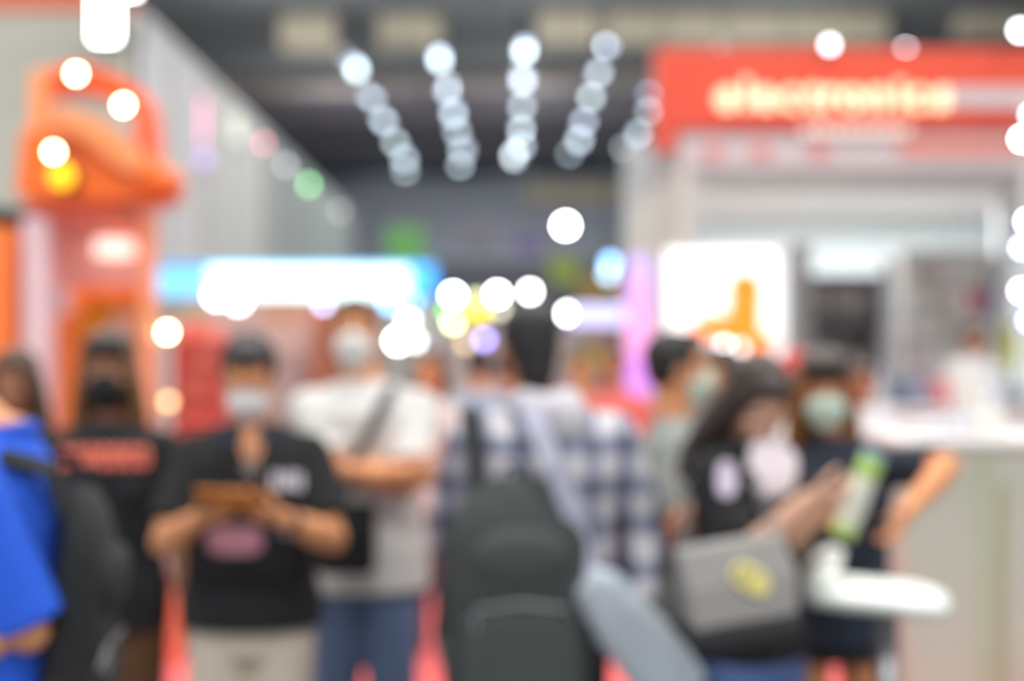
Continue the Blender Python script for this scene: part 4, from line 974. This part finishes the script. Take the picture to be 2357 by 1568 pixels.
GOLD = mat((246, 236, 150), .3, .05)
for q, (gx, gz, r) in enumerate(((-.005, .022, .024), (.016, .005, .026), (.035, -.012, .018))):
    obj('clasp_ring', MB().tube([(gx + math.cos(a) * r, -.058, gz + math.sin(a) * r) for a in [2*PI*i/20 for i in range(21)]], .006, n=8), GOLD, hb_, smooth=True)
obj('clasp_plate', MB().ell((.035, -.056, -.012), (.015, .006, .015)), GOLD, hb_, smooth=True)
for sd, bx in ((-1, -.125), (1, .10)):
    for k in range(7):
        z = .105 + k * .022; xx = bx + (k * .004 * -sd)
        c = V(xx, 0, z)
        obj('chain_link', MB().tube([c + (V(math.cos(a) * .011, 0, math.sin(a) * .016) if k % 2 else V(0, math.cos(a) * .011, math.sin(a) * .016)) for a in [2*PI*i/14 for i in range(15)]], .0035, n=6), METAL, hb_, smooth=True)
    hi_ = hb_.matrix_basis.inverted(); shw = wp(p8, w8['R'][0])
    pts = [V(bx - sd * .026, 0, .255), hi_ @ (shw + V(.02 * sd - .02, -.13, -.10)), hi_ @ (shw + V(.02 * sd - .04, -.085, .015)), hi_ @ (shw + V(.02 * sd - .05, -.02, .062))]
    obj('bag_strap', strap(MB(), pts, .018, .004, hi_ @ (shw + V(0, .1, -.15))), BLACKC, hb_)

# P9 woman mint mask
D9 = 4.3
p9, s9, w9, Wi9, HC9 = person('woman in a mint face mask and navy top with brown wavy hair', 1920, D9, 820, rz=-6, head_off=(-.035, -.02), head_nod=10, female=True, add=.01,
    arms={'L': (P(2200, 1040, 4.12), P(2092, 1172, 3.92), .6, (-.4, -.3, -.6), (-.7, .2, .1)), 'R': (P(1840, 1260, 4.15), P(1915, 1200, 3.84), .9, (.7, -.4, .3), (.1, .5, .7))},
    shirt=(cloth((42, 50, 64)), .80, 'short', .03), skin=SKINO, hair=('long', mat((132, 84, 36), .5, .35, 30)), mask=MINT, legs=('skirt', BLACKC), wide=1.05)
crown = MB(); crown.ell((0, .018, .054), (.092, .108, .088)); crown.ell((0, .04, .0), (.098, .085, .09)); crown.ell((0, -.034, .088), (.070, .070, .044)); 
fobj('hair_top', crown.xf(HC9), mat((50, 38, 32), .5, .3, 60), p9, voxel=.01)
lf = thing('leaflet', 'rolled white and green leaflet held up by the two women', 'leaflet', P(1975, 1140, 3.62))
lf.rotation_euler = (math.radians(-8), math.radians(24), 0); lf.scale = (.72, .8, .85)
for nm, z0, z1, c in (('green_band', .055, .115, (168, 200, 96)), ('top_band', .115, .135, (150, 190, 200)), ('sheet', -.10, .055, (214, 216, 200)), ('lower_band', -.135, -.10, (178, 204, 110))):
    rs = []
    for z in (z0, z1):
        rs.append([V(math.sin(a) * .05 , -.05 * math.cos(a) + .02, z) for a in [-1.1 + 2.2 * i / 12 for i in range(13)]] + [V(math.sin(a) * .047, -.047 * math.cos(a) + .02, z) for a in [1.1 - 2.2 * i / 12 for i in range(13)]])
    obj(nm, MB().rings(rs), mat(c, .6), lf)

# staff and distant visitors
person('man in a white shirt behind the goods in the electronics booth', 2242, 10.9, 738, rz=8, head_nod=12, floor=.1, shirt=(cloth((222, 220, 220)), .86, 'short', .03), skin=SKIN2, legs=('trousers', BLACKC), detail=False)
person('short person in a cream top standing between the two women', 1800, 6.2, 850, rz=20, shirt=(cloth((222, 216, 210)), .86, 'long', .02), skin=SKINP, hair=('bob', BROWNHAIR), female=True, legs=('trousers', cloth((90, 90, 110))), detail=False)
person('dark-haired staff member at the white display table left end', 1990, 7.9, 836, rz=-10, head_nod=10, shirt=(cloth((216, 214, 218)), .86, 'short', .025), skin=SKIN2, hair=('short', BROWNHAIR), legs=('trousers', BLACKC), detail=False)
person('distant visitor in a blue-grey shirt left of the plaid shirt', 1105, 8.5, 800, rz=170, shirt=(cloth((152, 166, 186)), .86, 'short', .03), skin=SKIN, legs=('trousers', cloth((40, 42, 84))), detail=False)
person('distant visitor in a navy top beside the plaid-shirted man', 1168, 9.2, 812, rz=160, shirt=(cloth((64, 62, 110)), .86, 'short', .03), skin=SKIN, legs=('trousers', cloth((40, 42, 60))), detail=False)
person('distant visitor with reddish hair and a pale pink top', 992, 7.4, 808, rz=-20, shirt=(cloth((214, 192, 186)), .86, 'short', .03), skin=SKIN, hair=('bob', mat((92, 50, 44), .5)), female=True, legs=('trousers', cloth((90, 70, 80))), detail=False)
person('distant visitor in a mustard shirt right of the plaid shirt', 1335, 9.5, 812, rz=15, shirt=(cloth((176, 150, 50)), .86, 'short', .03), skin=SKIN, legs=('trousers', cloth((60, 60, 70))), detail=False)
person('distant visitor in a red shirt in front of the violet pillar', 1412, 8.2, 796, rz=-15, shirt=(cloth((216, 104, 96)), .80, 'short', .03), skin=SKIN2, hair=('short', BROWNHAIR), legs=('trousers', cloth((60, 60, 70))), detail=False)
